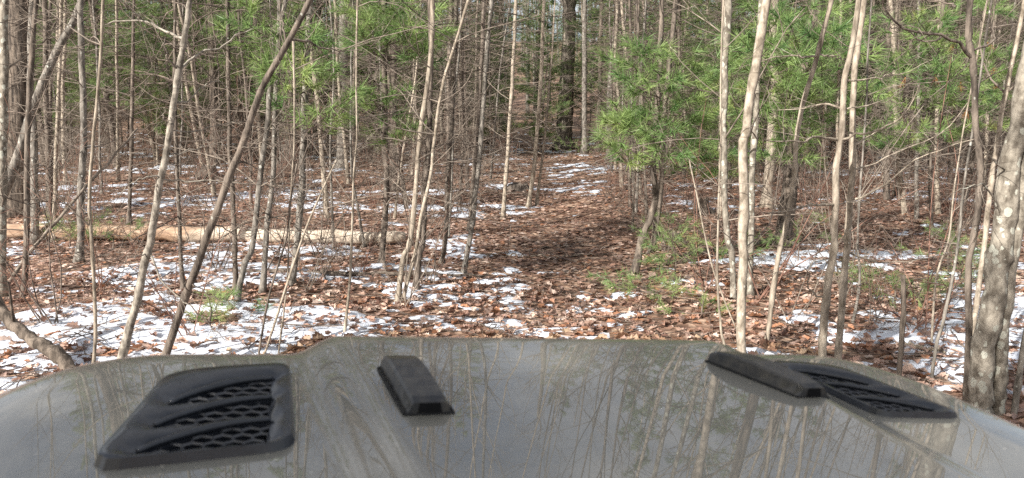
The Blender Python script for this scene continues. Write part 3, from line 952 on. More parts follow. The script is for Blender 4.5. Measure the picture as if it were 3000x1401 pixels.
hero('thin dark stick stem left of the crooked pine', [(1852, 682), (1857, 560), (1861, 454)], (8, 6), 'pine', M_DARK, M_TWIGD, H=4.5, crown=0, density=.8)
hero('thin straight sapling seen behind the crooked pine', [(1893, 640), (1887, 440), (1878, 260), (1868, 100), (1866, -20)], (9, 7), 'pine', M_DARK, M_TWIGD)
hero('mottled straight trunk between crooked pine and the whitish trunk', [(2149, 882), (2143, 745), (2131, 698), (2122, 523), (2120, 378), (2122, 290), (2128, 145), (2134, -20)], (17, 19), 'maple', M_MAPLE, M_TWIG, density=.6)
hero('whitish smooth leaning trunk right of the pine boughs', [(2170, 1075), (2172, 1030), (2174, 830), (2176, 700), (2178, 465), (2187, 378), (2207, 233), (2245, 0), (2250, -30)], (28, 25), 'maple', M_PALE, M_TWIG, mark='the whitish leaning trunk', density=.4, zdense=3.5)
hero('darker trunk tucked behind the whitish leaning trunk', [(2196, 870), (2200, 650), (2206, 465), (2215, 300), (2232, -20)], (18, 17), 'maple', M_MAPLE, M_TWIG, density=.6)
hero('thin bare stem in leaves left of the whitish leaning trunk', [(2127, 1070), (2125, 1030), (2111, 949), (2102, 804), (2105, 600), (2112, 420)], (9, 5), 'maple', M_TAN, H=3.0, crown=0)
hero('hair thin tilted switch leaning left before the whitish trunk', [(2190, 1070), (2186, 1036), (2122, 880), (2082, 763), (2047, 600), (2020, 470)], (5, 4), 'maple', M_PALE, H=2.8, crown=0, broken=True, density=.6)
hero('thick dark pine trunk in the right background behind the tan leaner', [(2288, 722), (2310, 580), (2337, 320), (2380, 100), (2400, -20)], (46, 38), 'pine', M_PINE, M_TWIGD, H=14, name='pine_tree', mark='the dark pine behind the tan leaner', density=.6, sides=12, fill=[(2180, 30, 2600, 330, 24, -3.4, -.8), (2200, 300, 2420, 560, 8, -2.5, -.6)],
     boughs=[(2190, 140, -3.0, .9), (2215, 160, -3.4, 1.0), (2260, 215, -3.0, 1.1), (2300, 240, -2.6, 1.0), (2340, 220, -2.4, .9), (2270, 260, -3.0, 1.0), (2390, 90, -2.2, .8), (2480, 160, -2.5, .9), (2330, 120, -2, .8), (2520, 150, -2.5, .7), (2260, 120, -2.8, .8)])
hero('brown flaky trunk half hidden behind the whitish leaning trunk', [(2245, 610), (2258, 440), (2272, 250), (2268, 100), (2270, -20)], (30, 24), 'pine', M_TAN, M_TWIGD, H=12, density=.5, sides=11)
hero('slender tan sapling leaning right, foot mossy at the bonnet edge', [(2243, 1010), (2256, 920), (2280, 745), (2302, 669), (2326, 524), (2334, 407), (2349, 320), (2395, 163), (2436, 0), (2442, -25)], (15, 13), None, M_TAN, M_TWIG, mark='the tan leaner', H=7, crown=6, branches=[([(2398, 165), (2340, 165), (2290, 163), (2230, 182)], 7, -.2), ([(2280, 745), (2330, 690), (2380, 665)], 5, .1), ([(2400, 160), (2470, 172)], 6, .1), ([(2310, 640), (2280, 610), (2255, 560)], 5, -.1)])
hero('front brown-grey trunk of the right hand leaning pair', [(2402, 1120), (2407, 1071), (2413, 949), (2430, 803), (2445, 700), (2450, 523), (2465, 407), (2474, 244), (2494, 145), (2517, 0), (2522, -25)], (26, 13), None, M_TAN, M_TWIG, mark='the right hand leaning pair', H=8, crown=8, branches=[
     ([(2452, 410), (2390, 405), (2330, 412), (2240, 412)], 9, -.5), ([(2465, 318), (2400, 305), (2350, 318), (2280, 322)], 7, .3), ([(2460, 410), (2530, 390), (2590, 370), (2640, 340), (2700, 250)], 8, -.4), ([(2475, 235), (2560, 232), (2620, 220), (2730, 180)], 6, .3),
     ([(2447, 600), (2380, 600), (2320, 618), (2250, 622)], 9, -.4), ([(2442, 605), (2520, 590), (2600, 610)], 5, .3), ([(2412, 870), (2370, 850), (2370, 800), (2330, 780), (2250, 808)], 6, -.3), ([(2480, 320), (2560, 305), (2640, 298)], 6, .2)])
hero('rear whiter trunk of the right hand leaning pair', [(2452, 1085), (2454, 1042), (2459, 978), (2480, 745), (2483, 698), (2491, 582), (2497, 465), (2500, 291), (2512, 134), (2532, 0), (2536, -25)], (22, 15), None, M_PALE, M_TWIG, H=9, crown=8, branches=[
     ([(2500, 585), (2560, 560), (2640, 500), (2720, 450), (2860, 405)], 7, -.3), ([(2500, 430), (2570, 385), (2620, 370)], 6, .2), ([(2492, 500), (2560, 480), (2640, 440), (2760, 390), (2840, 300)], 6, .3), ([(2485, 740), (2590, 770), (2700, 760), (2800, 740)], 6, .2)])
hero('thin crooked grey stem between the leaning pair and the broken snag', [(2498, 945), (2518, 833), (2512, 700), (2520, 560), (2530, 420)], (8, 5), 'maple', M_GREY, H=4, crown=0)
hero('broken dead snag with no top at the right', [(2628, 1150), (2631, 1112), (2642, 978), (2648, 891), (2645, 806)], (17, 14), None, M_DEAD, M_TWIG, broken=True, name='dead_snag', mark='the broken snag', crown=0)
hero('grey thin sapling leaning right beyond the broken snag', [(2728, 1118), (2739, 1030), (2762, 943), (2791, 809), (2810, 690), (2822, 560), (2850, 380)], (11, 6), 'maple', M_GREY, H=4.5, crown=0)
hero('light thin stem with upright twigs right of the broken snag', [(2730, 1010), (2733, 926), (2745, 804), (2780, 700), (2790, 600), (2800, 520)], (7, 4), 'maple', M_PALE, H=3.4, crown=0, density=1.5)
hero('dark crooked far trunk in the right hand thicket', [(2730, 700), (2727, 600), (2724, 440), (2733, 280), (2750, 150), (2765, -20)], (13, 10), 'pine', M_DARK, M_TWIGD, name='young_pine', H=9, density=1.2, dead=10, fill=[(2540, 20, 2995, 430, 36, -1.6, .6)],
     boughs=[(2740, 270, -.9, .7), (2700, 200, -.8, .8), (2790, 120, -.9, .8), (2640, 420, -.9, .6), (2680, 310, -.6, .8), (2760, 205, -1, .8), (2710, 120, -.8, .8), (2660, 150, -.9, .7)])
hero('curving dark trunk with an arching dark limb near the right edge', [(2830, 1195), (2832, 1150), (2838, 949), (2838, 775), (2852, 698), (2866, 611), (2872, 494), (2858, 349), (2852, 204), (2838, 116), (2843, 0), (2845, -25)], (20, 16), None, M_DARK, M_TWIGD, mark='the curving dark trunk', H=8, crown=8, branches=[
     ([(2850, 172), (2810, 130), (2770, 105), (2700, 95), (2640, 75), (2585, 15), (2570, -20)], 11, -.3), ([(2770, 105), (2720, 120), (2640, 85), (2600, 80)], 6, -.2), ([(2846, 150), (2900, 130), (2915, 100), (2905, 60), (2930, 0)], 8, .2), ([(2800, 20), (2770, 10), (2700, 0)], 8, .1)])
hero('bright thin trunk leaning right behind the curving dark one', [(2840, 1070), (2843, 1042), (2849, 961), (2866, 862), (2890, 669), (2901, 553), (2919, 436), (2936, 326), (2960, 204), (2990, 60), (3004, -25)], (16, 12), 'maple', M_PALE, M_TWIG, density=.7, H=9)
hero('big lichen spotted trunk leaning out of the right edge', [(2868, 1215), (2872, 1160), (2884, 1007), (2913, 833), (2935, 698), (2955, 523), (2990, 349), (3022, 180), (3050, 20)], (70, 52), None, M_MAPLE, M_TWIG, H=11, mark='the big spotted trunk', sides=18, crown=12, branches=[([(2940, 640), (2900, 560), (2860, 540), (2800, 560)], 7, -.3), ([(2960, 500), (2910, 470), (2880, 420)], 6, -.2)])
hero('second spotted trunk close behind the big spotted one', [(2922, 1215), (2925, 1165), (2936, 1007), (2954, 833), (2989, 600), (3015, 420), (3040, 200)], (40, 32), None, M_MAPLE, M_TWIG, H=10, sides=14, crown=8)
hero('short slanting stem in the lower right corner of the wood', [(2968, 1225), (2975, 1180), (3000, 1007), (3030, 830), (3050, 650)], (20, 14), None, M_GREY, M_TWIG, H=6, crown=4)
# low thin stems of the left middle ground
hero('pale slanting stem of the twig cluster left of centre', [(755, 1075), (785, 1007), (843, 827), (890, 687), (930, 590), (985, 470)], (8, 5), 'maple', M_PALE, H=3.2, crown=0, broken=True)
hero('brown slanting stem of the twig cluster left of centre', [(756, 1060), (762, 1010), (790, 860), (838, 700), (850, 600), (870, 480)], (7, 5), 'maple', M_DARK, H=3.0, crown=0, broken=True)
hero('short upright brown stem of the twig cluster left of centre', [(812, 1050), (818, 1020), (840, 835), (846, 720)], (6, 4), 'maple', M_TAN, H=2.2, crown=0)
hero('thin crooked stem behind the pale end of the log', [(1068, 725), (1050, 620), (1032, 520), (1028, 430)], (9, 6), 'maple', M_GREY, H=4, crown=0)
hero('thin upright stem behind the log below the grey far trunk', [(978, 735), (972, 600), (968, 420), (975, 300)], (9, 5), 'maple', M_GREY, H=4.5, crown=0)
hero('leaning thin sapling behind the log, crossing the grey far trunk', [(1155, 640), (1170, 520), (1190, 390), (1216, 240), (1225, 120)], (8, 5), 'maple', M_PALE, H=5, crown=0, broken=True)

# ------------------------------------------------------------------ fallen wood
def fallen(name, label, cat, pts, w, mat, rise=0.0, stubs=(), wob=0.01, mid_origin=True, dys=None, sides=14):
    rng = np.random.default_rng(len(label) * 7 + len(pts))
    P = []
    for k, (u, v) in enumerate(pts):
        g = px_ground(u, v); P.append(g)
    P = np.array(P)
    Ym = P[:, 1].mean()
    n = 40
    P = catmull(P, n)
    R = np.interp(np.linspace(0, 1, n), np.linspace(0, 1, len(w)), np.array(w) / 2 * Ym / F_PX)
    if name == 'fallen_log':                    # a stiff trunk bridges the hollows and rests on the high spots
        c1 = np.polyfit(P[:, 0], P[:, 1], 1); P[:, 1] = np.polyval(c1, P[:, 0])
        g = ground_z(P[:, 0], P[:, 1]); c2 = np.polyfit(P[:, 0], g, 1); line = np.polyval(c2, P[:, 0])
        P[:, 2] = line + np.max(g - line) * 0.75 + 0.02
    P[:, 2] += R * 0.8 + rise
    P += rng.normal(0, wob, P.shape) * np.array([0.3, 1, 1])
    R = R * (1 + rng.normal(0, 0.03, n))
    R[0] *= 0.8; R[-1] *= 0.75
    org = P[n // 2].copy()
    root = empty(name, org)
    b = MB(); b.tube(P, R, sides, caps=True); b.build('log_body', mat, root, origin=org)
    for (t, L, az, el, rr) in stubs:
        i = int(t * (n - 1)); d = np.array([math.cos(az) * math.cos(el), math.sin(az) * math.cos(el), math.sin(el)])
        Q = branch_path(P[i], d, L, rng, 5, 0.12)
        s = MB(); s.tube(Q, np.linspace(rr, rr * 0.5, 5), 6, caps=True); s.build('branch_stub', M_DEAD, root, origin=org)
    tag(root, label, cat)
    return root


fallen('fallen_log', 'long barkless fallen log, orange brown at left and pale towards its right end', 'log',
       [(12, 700), (250, 707), (480, 707), (700, 712), (950, 718), (1188, 722)], [45, 48, 46, 43, 40, 34], M_LOG,
       stubs=[(0.3, 0.3, 1.2, 0.5, 0.02), (0.62, 0.25, -1.0, 0.7, 0.018), (0.82, 0.2, 2.0, 0.9, 0.015)])
fallen('fallen_branch', 'thin dark fallen pole lying across the leaves in front of the log', 'fallen branch',
       [(560, 812), (750, 806), (980, 810), (1200, 812), (1430, 818)], [10, 13, 13, 10, 6], M_DEAD, 0.02, stubs=[(0.3, 0.4, 1.3, 0.7, 0.008), (0.5, 0.35, 2.0, 0.6, 0.007)], sides=7)
fallen('fallen_branch', 'slim fallen stick crossing the dark leaves of the trail', 'fallen branch', [(1420, 752), (1600, 758), (1790, 750)], [5, 6, 4], M_DEAD, 0.02, sides=6)
fallen('fallen_branch', 'slim pale stick lying in leaves right of the broken snag', 'fallen branch', [(2640, 1012), (2700, 1030), (2770, 1042)], [8, 10, 8], M_PALE, 0.02, sides=6)
fallen('fallen_branch', 'mossy fallen branch on the right bank among the pine seedlings', 'fallen branch', [(1990, 770), (2090, 752), (2200, 735), (2330, 700)], [10, 16, 14, 10], M_DEAD, 0.06, sides=8)

# the bent dead stem in the lower left corner
rng = np.random.default_rng(4)
g0 = px_ground(225, 1100); Yd = g0[1]
P = catmull([px_plane(u, v, Yd + k * 0.05) for k, (u, v) in enumerate([(225, 1105), (180, 1052), (130, 1012), (87, 990), (40, 950), (0, 905), (-50, 820), (-90, 700)])], 26)
P += rng.normal(0, 0.006, P.shape)
root = empty('bent_dead_stem', P[0])
b = MB(); b.tube(P, np.linspace(0.048, 0.034, 26) * (1 + rng.normal(0, 0.06, 26)), 10, caps=True); b.build('stem', M_DEAD, root, origin=P[0])
s = MB(); Q = branch_path(P[14], [0.1, -0.2, 1], 0.35, rng, 5); s.tube(Q, np.linspace(0.012, 0.005, 5), 5); s.build('branch_stub', M_DEAD, root, origin=P[0])
tag(root, 'rough bent dead stem arching out of the snow at the lower left', 'dead branch')

# the thin dead pole leaning across the left
g0 = px_ground(2, 868)
P = catmull([px_plane(u, v, g0[1] + k * 0.15) for k, (u, v) in enumerate([(-6, 878), (50, 790), (128, 692), (262, 535), (340, 450), (402, 372)])], 22)
root = empty('leaning_dead_pole', P[0])
b = MB(); b.tube(P + rng.normal(0, 0.005, P.shape), np.linspace(0.021, 0.009, 22), 7, caps=True); b.build('pole', M_TWIG, root, origin=P[0])
tw = MB(); add_twigs(tw, P, 0.010, rng, 14, 0.15, 0.5, 0.7); tag(tw.build('twigs', M_TWIG, root, origin=P[0]), kind='stuff')
tag(root, 'thin dead pole slanting up to the right across the left trunks', 'dead pole')


def stump(label, u, v, wpx, hpx, mat, seed, top=True):
    g = px_ground(u, v); rng = np.random.default_rng(seed)
    r = wpx / 2 * g[1] / F_PX; h = hpx * g[1] / F_PX
    S = 14; V = []; an = np.arange(S) * 2 * math.pi / S
    prof = [(0.0, 1.35), (0.2, 1.08), (0.6, 0.95), (1.0, 0.88)]
    jag = rng.uniform(-0.25, 0.2, S)
    lob = 1 + 0.16 * np.sin(an * 3 + seed) + rng.normal(0, 0.05, S)
    for k, (hh, rr) in enumerate(prof):
        z = h * hh * (1 + (jag if k == 3 else 0)) - (0.04 if k == 0 else 0)
        V.append(np.stack([np.cos(an) * r * rr * lob, np.sin(an) * r * rr * lob, np.broadcast_to(z, (S,))], -1))
    V.append(np.stack([np.cos(an) * r * 0.66 * lob, np.sin(an) * r * 0.66 * lob, np.full(S, h * 0.8)], -1))
    i = np.arange(len(V) - 1)[:, None]; j = np.arange(S)[None, :]
    q = np.stack([i * S + j, i * S + (j + 1) % S, (i + 1) * S + (j + 1) % S, (i + 1) * S + j], -1).reshape(-1, 4)
    Vv = np.vstack(V + [np.array([[0, 0, h * 0.72]])])
    b = MB(); b.quads(Vv, q)
    c = len(Vv) - 1; base = (len(V) - 1) * S
    b.T.append(np.stack([base + np.arange(S), base + (np.arange(S) + 1) % S, np.full(S, c)], -1))
    root = empty('tree_stump', (g[0], g[1], ground_z(g[0], g[1])))
    b.build('stump_wood', mat, root, smooth=False)
    rb = MB()
    for k in range(5):
        a = rng.uniform(0, 6.28)
        Q = branch_path([math.cos(a) * r * 0.9, math.sin(a) * r * 0.9, h * 0.15], [math.cos(a), math.sin(a), -0.25], r * 1.3, rng, 5, 0.15, -0.05)
        o = MB(); o.tube(Q, np.linspace(r * 0.3, r * 0.1, 5), 6); o.build('root', mat, root)
    tag(root, label, 'stump')


stump('dark rotten stump in the left background behind the forked leaning sapling', 612, 520, 56, 36, M_DARK, 3)
stump('orange brown broken stump right of the trail behind the crooked pine', 2056, 622, 46, 40, M_DEAD, 5)
stump('low dark stump capped with old snow left of the trail', 1515, 556, 66, 17, M_DARK, 8)
stump('small dark stump under the needles by the crooked pine', 1968, 705, 50, 24, M_DARK, 9)

# ------------------------------------------------------------------ young pines low on the right and seedlings
def seedling(label, u, v, hpx, boughs, seed, fac=1.0, group=None, name='pine_seedling', cat='pine seedling'):
    g = px_ground(u, v); rng = np.random.default_rng(seed)
    z = ground_z(g[0], g[1])
    h = hpx * g[1] / F_PX
    root = empty(name, (g[0], g[1], z))
    P = catmull([[0, 0, -0.03], rng.normal(0, 0.03, 3) + [0, 0, h * 0.5], rng.normal(0, 0.05, 3) + [0, 0, h]], 10)
    t = MB(); t.tube(P, np.linspace(0.011, 0.004, 10), 6); t.build('stem', M_TWIGD, root)
    wood = MB(); nb = MB()
    tuft_needles(nb, P[-3:], np.tile([0, 0, 1.0], (3, 1)), rng, 40, 0.09, 0.0032)
    for k in range(int(boughs * 0.7) + 1):
        i = int(rng.integers(3, 10)); a = rng.uniform(0, 6.28)
        L = rng.uniform(0.2, 0.5) * fac
        tip = P[i] + np.array([math.cos(a) * L, math.sin(a) * L, rng.uniform(0.0, 0.12)])
        bough(wood, nb, P[i], tip, rng, n_needle=18, length=0.10, width=0.0042, reach=0.75, side=4, rad=0.005, fan=0.2 * fac)
    tag(wood.build('twigs', M_TWIGD, root), kind='stuff'); tag(nb.build('needles', M_NEEDLE, root), kind='stuff')
    tag(root, label, cat, group)
    u2, v2 = to_px(np.array([g[0], g[1], z])); TREES.append((root, u2, v2, g[1], None))


seedling('tufted pine seedling beside the trail, the largest right of the crooked pine foot', 1975, 830, 150, 14, 1, 1.1)
seedling('upper pine seedling in front of the small dark stump', 1955, 745, 95, 7, 2, .9)
seedling('low sprawling pine seedling at the bonnet end of the trail', 1905, 905, 70, 9, 3, 1.0)
seedling('pine seedling touching the mottled straight trunk', 2100, 850, 130, 8, 4, .9)
seedling('small pine seedling in snow left of the whitish trunk', 2060, 930, 60, 5, 5, .8)
seedling('pine seedling between the tan leaner and the leaning pair', 2335, 775, 110, 8, 6, 1.0)
seedling('pine seedling behind the broken snag', 2620, 905, 120, 10, 7, 1.1)
seedling('pale pine seedling right of the broken snag', 2700, 890, 90, 7, 8, 1.0)
seedling('pine seedling before the curving dark trunk, in the bluish shade', 2780, 800, 130, 9, 9, 1.1)
seedling('pine seedling between curving dark trunk and spotted trunk', 2870, 850, 130, 8, 10, .9)
seedling('low green pine seedling behind the mossy footed trunk, at the log', 330, 735, 60, 8, 11, 1.4)
seedling('small pine seedling against the log left end', 205, 725, 80, 6, 12, 1.0)
seedling('tiny evergreen sprig in the snow left of centre', 612, 950, 40, 5, 13, .5)
seedling('second tiny evergreen sprig in the snow, nearer the pole', 705, 915, 28, 5, 14, .5)
seedling('dense low evergreen at the foot of the big oak', 1690, 455, 34, 12, 15, 2.0)

# ------------------------------------------------------------------ the wood behind: individual trees copied from a few builds
def proto_sapling(seed, style, H, r0, mat, twig, density):
    rng = np.random.default_rng(seed)
    n = 16
    P = np.zeros((n, 3)); P[:, 2] = np.linspace(-0.05, H, n)
    d = rng.normal(0, 0.05, 2)
    P[:, :2] = np.cumsum(rng.normal(0, 0.025, (n, 2)), 0) + d * P[:, 2:3]
    R = np.linspace(r0, r0 * 0.3, n); R[0] *= 1.3
    root = bpy.data.objects.new('bare_sapling', None); COL.objects.link(root)
    t = MB(); t.tube(P, R, 7); t.build('trunk', mat, root)
    tw = MB(); tree_branches(tw, P, R, style, rng, min(H * 0.75, 5.5), density, 1.0)
    crown_limbs(tw, tw, P, R, rng, H * 0.45, 11, 1.0)
    tag(tw.build('twigs', twig, root), kind='stuff')
    return root


def proto_pine(seed, H, r0, z_live, boughs_n, spread, mat):
    rng = np.random.default_rng(seed)
    n = 14
    P = np.zeros((n, 3)); P[:, 2] = np.linspace(-0.05, H, n)
    P[:, :2] = np.cumsum(rng.normal(0, 0.03, (n, 2)), 0)
    R = np.linspace(r0, r0 * 0.12, n); R[0] *= 1.3
    root = bpy.data.objects.new('pine_tree', None); COL.objects.link(root)
    t = MB(); t.tube(P, R, 10); t.build('trunk', mat, root)
    tw = MB(); nb = MB()
    tree_branches(tw, P, R, 'pine', rng, max(z_live, 2.5), 0.8, 1.3)
    C = []; A = []
    for k in range(boughs_n):
        h = z_live + (H * 0.98 - z_live) * ((k + rng.random()) / boughs_n) ** 1.25
        f = (h - z_live) / (H - z_live)
        L = spread * (1.05 - 0.85 * f) * rng.uniform(0.55, 1.1) * min(1, 0.55 + f * 3)
        a = rng.uniform(0, 6.28)
        p0 = np.array([np.interp(h, P[:, 2], P[:, 0]), np.interp(h, P[:, 2], P[:, 1]), h])
        B = branch_path(p0, [math.cos(a), math.sin(a), rng.uniform(-0.05, 0.35)], L, rng, 7, 0.10, 0.01)
        tw.tube(B, np.linspace(0.018, 0.005, 7), 4)
        ax = unit(B[-1] - B[0]); hz = unit(np.cross(ax, [0, 0, 1.0]))
        m = int(18 + 16 * L)
        tt = rng.uniform(0.25, 1.0, m)
        base = B[0] + (B[-1] - B[0]) * tt[:, None]
        lat = rng.normal(0, 0.28 * L * 0.55, m) * (1.15 - tt * 0.7)
        c = base + hz * lat[:, None] + np.array([0, 0, 1.0]) * rng.normal(0.04, 0.06, m)[:, None]
        C.append(c); A.append(unit(ax + hz * np.sign(lat)[:, None] * 0.7 + rng.normal(0, 0.25, (m, 3)) + [0, 0, 0.1]))
    tuft_needles(nb, np.vstack(C), np.vstack(A), rng, 13, 0.15, 0.0085, 0.10, (0.2, 1.2), 0.15)
    tag(nb.build('crown', M_NEEDLE_D, root), kind='stuff')
    tag(tw.build('twigs', M_TWIGD, root), kind='stuff')
    return root


sap_protos = [proto_sapling(100 + k, 'pine' if k % 3 else 'maple', 10 + 1.7 * (k % 4), 0.024 + 0.007 * (k % 4), [M_DARK, M_GREY, M_TAN, M_PALE, M_GREY, M_DARK, M_TAN, M_DARK][k], [M_TWIGD, M_TWIG][k % 2], 2.1) for k in range(8)]
pine_protos = [proto_pine(200, 6.5, 0.045, 0.6, 64, 1.5, M_DARK), proto_pine(201, 11.0, 0.065, 1.0, 90, 1.8, M_GREY), proto_pine(202, 15, 0.085, 1.7, 104, 2.2, M_DARK), proto_pine(203, 18.5, 0.12, 2.4, 110, 2.6, M_PINE)]
KIND_WORD = ['dark slim sapling', 'grey slim sapling', 'tan slim sapling', 'pale slim sapling', 'grey twiggy sapling', 'dark twiggy sapling', 'tan twiggy sapling', 'dark stout sapling']

prng = np.random.default_rng(2024)
hero_pts = [(t[0].location.x, t[0].location.y) for t in TREES]


def place(n, y0, y1, mind, xr, corridor, rng, taken, tries=6000, weight=None):
    out = []
    for _ in range(tries):
        if len(out) >= n:
            break
        y = y0 + (y1 - y0) * rng.random() ** 0.85
        x = rng.uniform(-1, 1) * xr * y
        if abs(x - trail_x(y)) < corridor * (1 if y < 34 else 0.3):
            continue
        if weight is not None and rng.random() > weight(x, y):
            continue
        if any((x - a) ** 2 + (y - b) ** 2 < mind ** 2 for a, b in taken):
            continue
        taken.append((x, y)); out.append((x, y))
    return out


bg = []
taken = list(hero_pts)
for (x, y) in place(84, 17.5, 36, 0.9, 0.74, 1.9, prng, taken, weight=lambda x, y: 1.0 if x > 2.6 else (0.7 if (x < -2.5 and y > 20) else (0.35 if y > 25 else 0.0))):
    bg.append(('pine', x, y))
for (x, y) in [(4.3, 29.5), (-1.2, 30.5), (1.05, 27.5), (3.25, 28.0)]:
    taken.append((x, y)); bg.append(('pine', x, y))
for (x, y) in place(62, 35, 52, 1.2, 0.74, 0.8, prng, taken, weight=lambda x, y: 0.4 if -4.5 < x - trail_x(y) < 4.5 else 0.9):
    bg.append(('pine', x, y))
for (x, y) in place(260, 11.5, 36, 0.42, 0.74, 1.25, prng, taken):
    bg.append(('sap', x, y))

used_proto = set()
placed = []
for k, (kind, x, y) in enumerate(bg):
    if kind == 'sap':
        v = int(prng.integers(0, len(sap_protos))); proto = sap_protos[v]
    else:
        if abs(x - trail_x(y)) < 1.3 and y < 29:
            v = 0
        elif x < 0 and y < 34:
            v = int(prng.choice([2, 3, 3])) if y < 22 else int(prng.choice([1, 2, 3, 0]))
        elif y < 26:
            v = int(prng.choice([0, 1, 1, 2]))
        else:
            v = int(prng.choice([1, 1, 2, 3]))
        proto = pine_protos[v]
    key = (kind, v)
    if key not in used_proto:
        used_proto.add(key); o = proto
    else:
        o = copy_tree(proto)
    o.location = (x, y, float(ground_z(x, y)))
    s = float(prng.uniform(0.8, 1.2))
    o.scale = (s, s, s)
    o.rotation_euler = (float(prng.normal(0, 0.025)), float(prng.normal(0, 0.03)), float(prng.uniform(0, 6.28)))
    u, vv = to_px(np.array([x, y, ground_z(x, y)]))
    placed.append((o, kind, v, u, y))
for kind, L in (('sap', sap_protos), ('pine', pine_protos)):
    for v, p in enumerate(L):
        if (kind, v) not in used_proto:
            for c in list(p.children):
                bpy.data.objects.remove(c)
            bpy.data.objects.remove(p)

for k, (al, pe, v) in enumerate([(4.6, -1.3, 0), (4.7, -0.2, 0), (4.9, 0.9, 0), (5.9, -0.8, 0), (6.0, 0.4, 0), (5.8, 1.5, 0), (6.9, -0.1, 0)]):  # unseen pines added on the sun side to keep the bonnet in shade
    sx_, sy_ = math.sin(SUN_AZ), math.cos(SUN_AZ)
    x = 0.2 + sx_ * al - sy_ * pe; y = 0.9 + sy_ * al + sx_ * pe
    o = copy_tree(pine_protos[v]); o.location = (x, y, float(ground_z(x, y))); o.rotation_euler = (0, 0, k * 1.3); o.scale = (1.02,) * 3
    tag(o, ['first', 'second', 'third', 'fourth', 'fifth', 'sixth', 'seventh'][k] + ' unseen pine added left of the vehicle to shade the bonnet', 'pine', 'added pines shading the bonnet')
marks = [(t[1], t[4]) for t in TREES if t[4]]
ORD = ['nearest', 'second', 'third', 'fourth', 'fifth', 'sixth', 'seventh', 'eighth', 'ninth', 'tenth', 'eleventh', 'twelfth', 'thirteenth', 'fourteenth', 'fifteenth', 'sixteenth', 'seventeenth', 'eighteenth', 'nineteenth', 'twentieth']
buckets = {}
for (o, kind, v, u, y) in placed:
    mu, mk = min(marks, key=lambda m: abs(m[0] - u))
    side = 'left' if u < mu else 'right'
    zone = 'far off' if y > 24 else 'closer'
    word = KIND_WORD[v] if kind == 'sap' else ['bushy low pine', 'green pine', 'tall green pine', 'stout tall pine'][v]
    buckets.setdefault((mk, side, zone, word), []).append((abs(u - mu), o, kind))
for (mk, side, zone, word), L in buckets.items():
    L.sort(key=lambda e: e[0])
    for k, (du, o, kind) in enumerate(L):
        pre = word if len(L) == 1 else f'{ORD[min(k, 19)]} {word}'
        rel = f'{side} of'
        tag(o, f'{pre} {rel} {mk}, {zone}', 'tree' if kind == 'sap' else 'pine', 'slim saplings of the wood' if kind == 'sap' else 'green pines of the wood')

# ------------------------------------------------------------------ low brush: thin shrub stems
brush_protos = []
for k in range(6):
    rng = np.random.default_rng(300 + k)
    root = bpy.data.objects.new('brush_shrub', None); COL.objects.link(root)
    sb = MB(); tw = MB()
    for j in range(int(rng.integers(4, 9))):
        a = rng.uniform(0, 6.28); L = rng.uniform(0.5, 1.9)
        Q = branch_path([rng.normal(0, 0.05), rng.normal(0, 0.05), -0.02], [math.cos(a) * 0.5, math.sin(a) * 0.5, 1], L, rng, 8, 0.18, 0.02)
        sb.tube(Q, np.linspace(0.006, 0.002, 8), 4)
        add_twigs(tw, Q, 0.0045, rng, 13, 0.12, 0.5, 0.75, 0.02)
    sb.build('stems', [M_TWIG, M_TWIGD, M_TWIGR][k % 3], root)
    tag(tw.build('twigs', [M_TWIG, M_TWIGR, M_TWIGD][k % 3], root), kind='stuff')
    brush_protos.append(root)
bl = place(250, 8.8, 30, 0.28, 0.72, 1.2, prng, [], weight=lambda x, y: 0.8 if x < 0 else 1.0)
bl += [(px_ground(u, v)[0], px_ground(u, v)[1]) for u, v in [(140, 960), (560, 990), (900, 860), (960, 820), (1060, 800), (1180, 900), (1250, 830), (2230, 880), (2330, 930), (2560, 950), (2700, 980), (2480, 870), (640, 800), (300, 860), (1010, 770), (820, 760), (2060, 850)]]
bb = {}
for k, (x, y) in enumerate(bl):
    p = brush_protos[k % 6]
    o = p if k < 6 else copy_tree(p)
    o.location = (x, y, float(ground_z(x, y)))
    s = float(prng.uniform(0.7, 1.2)); o.scale = (s, s, s); o.rotation_euler = (0, 0, float(prng.uniform(0, 6.28)))
    u, v = to_px(np.array([x, y, ground_z(x, y)]))
    mu, mk = min(marks, key=lambda m: abs(m[0] - u))
    bb.setdefault((mk, 'left' if u < mu else 'right', 'farther back' if y > 14 else 'near'), []).append((abs(u - mu), o))
for (mk, side, zone), L in bb.items():
    L.sort(key=lambda e: e[0])
    for k, (d, o) in enumerate(L):
        tag(o, f'{ORD[min(k, 19)]} thin bare shrub {side} of {mk}, {zone}', 'shrub', 'thin bare shrubs of the understory')

# ------------------------------------------------------------------ the far wood, one mass
rng = np.random.default_rng(909)
fw = MB(); ft = MB(); fn = MB()
far = empty('far_wood', (0, 60, float(ground_z(0, 60))))
n = 420
fx = rng.uniform(-0.85, 0.85, n); fy = 46 + 62 * rng.random(n) ** 0.9; fx = fx * fy
fz = ground_z(fx, fy)
for x, y, z in zip(fx, fy, fz):
    H = rng.uniform(9, 17); r = rng.uniform(0.04, 0.17)
    P = np.array([[x, y, z - 0.1], [x + rng.normal(0, .2), y, z + H * .35], [x + rng.normal(0, .4), y, z + H * .7], [x + rng.normal(0, .6), y, z + H]])
    fw.tube(P, [r, r * .8, r * .5, r * .15], 5)
    for k in range(22):
        f = rng.uniform(0.04, 1.0); a = rng.uniform(0, 6.28)
        p = P[0] + (P[3] - P[0]) * f
        Q = branch_path(p, [math.cos(a), math.sin(a), rng.uniform(0.0, 0.9)], rng.uniform(0.6, 2.2), rng, 4, 0.2)
        ft.tube(Q, np.linspace(0.016, 0.006, 4), 3)
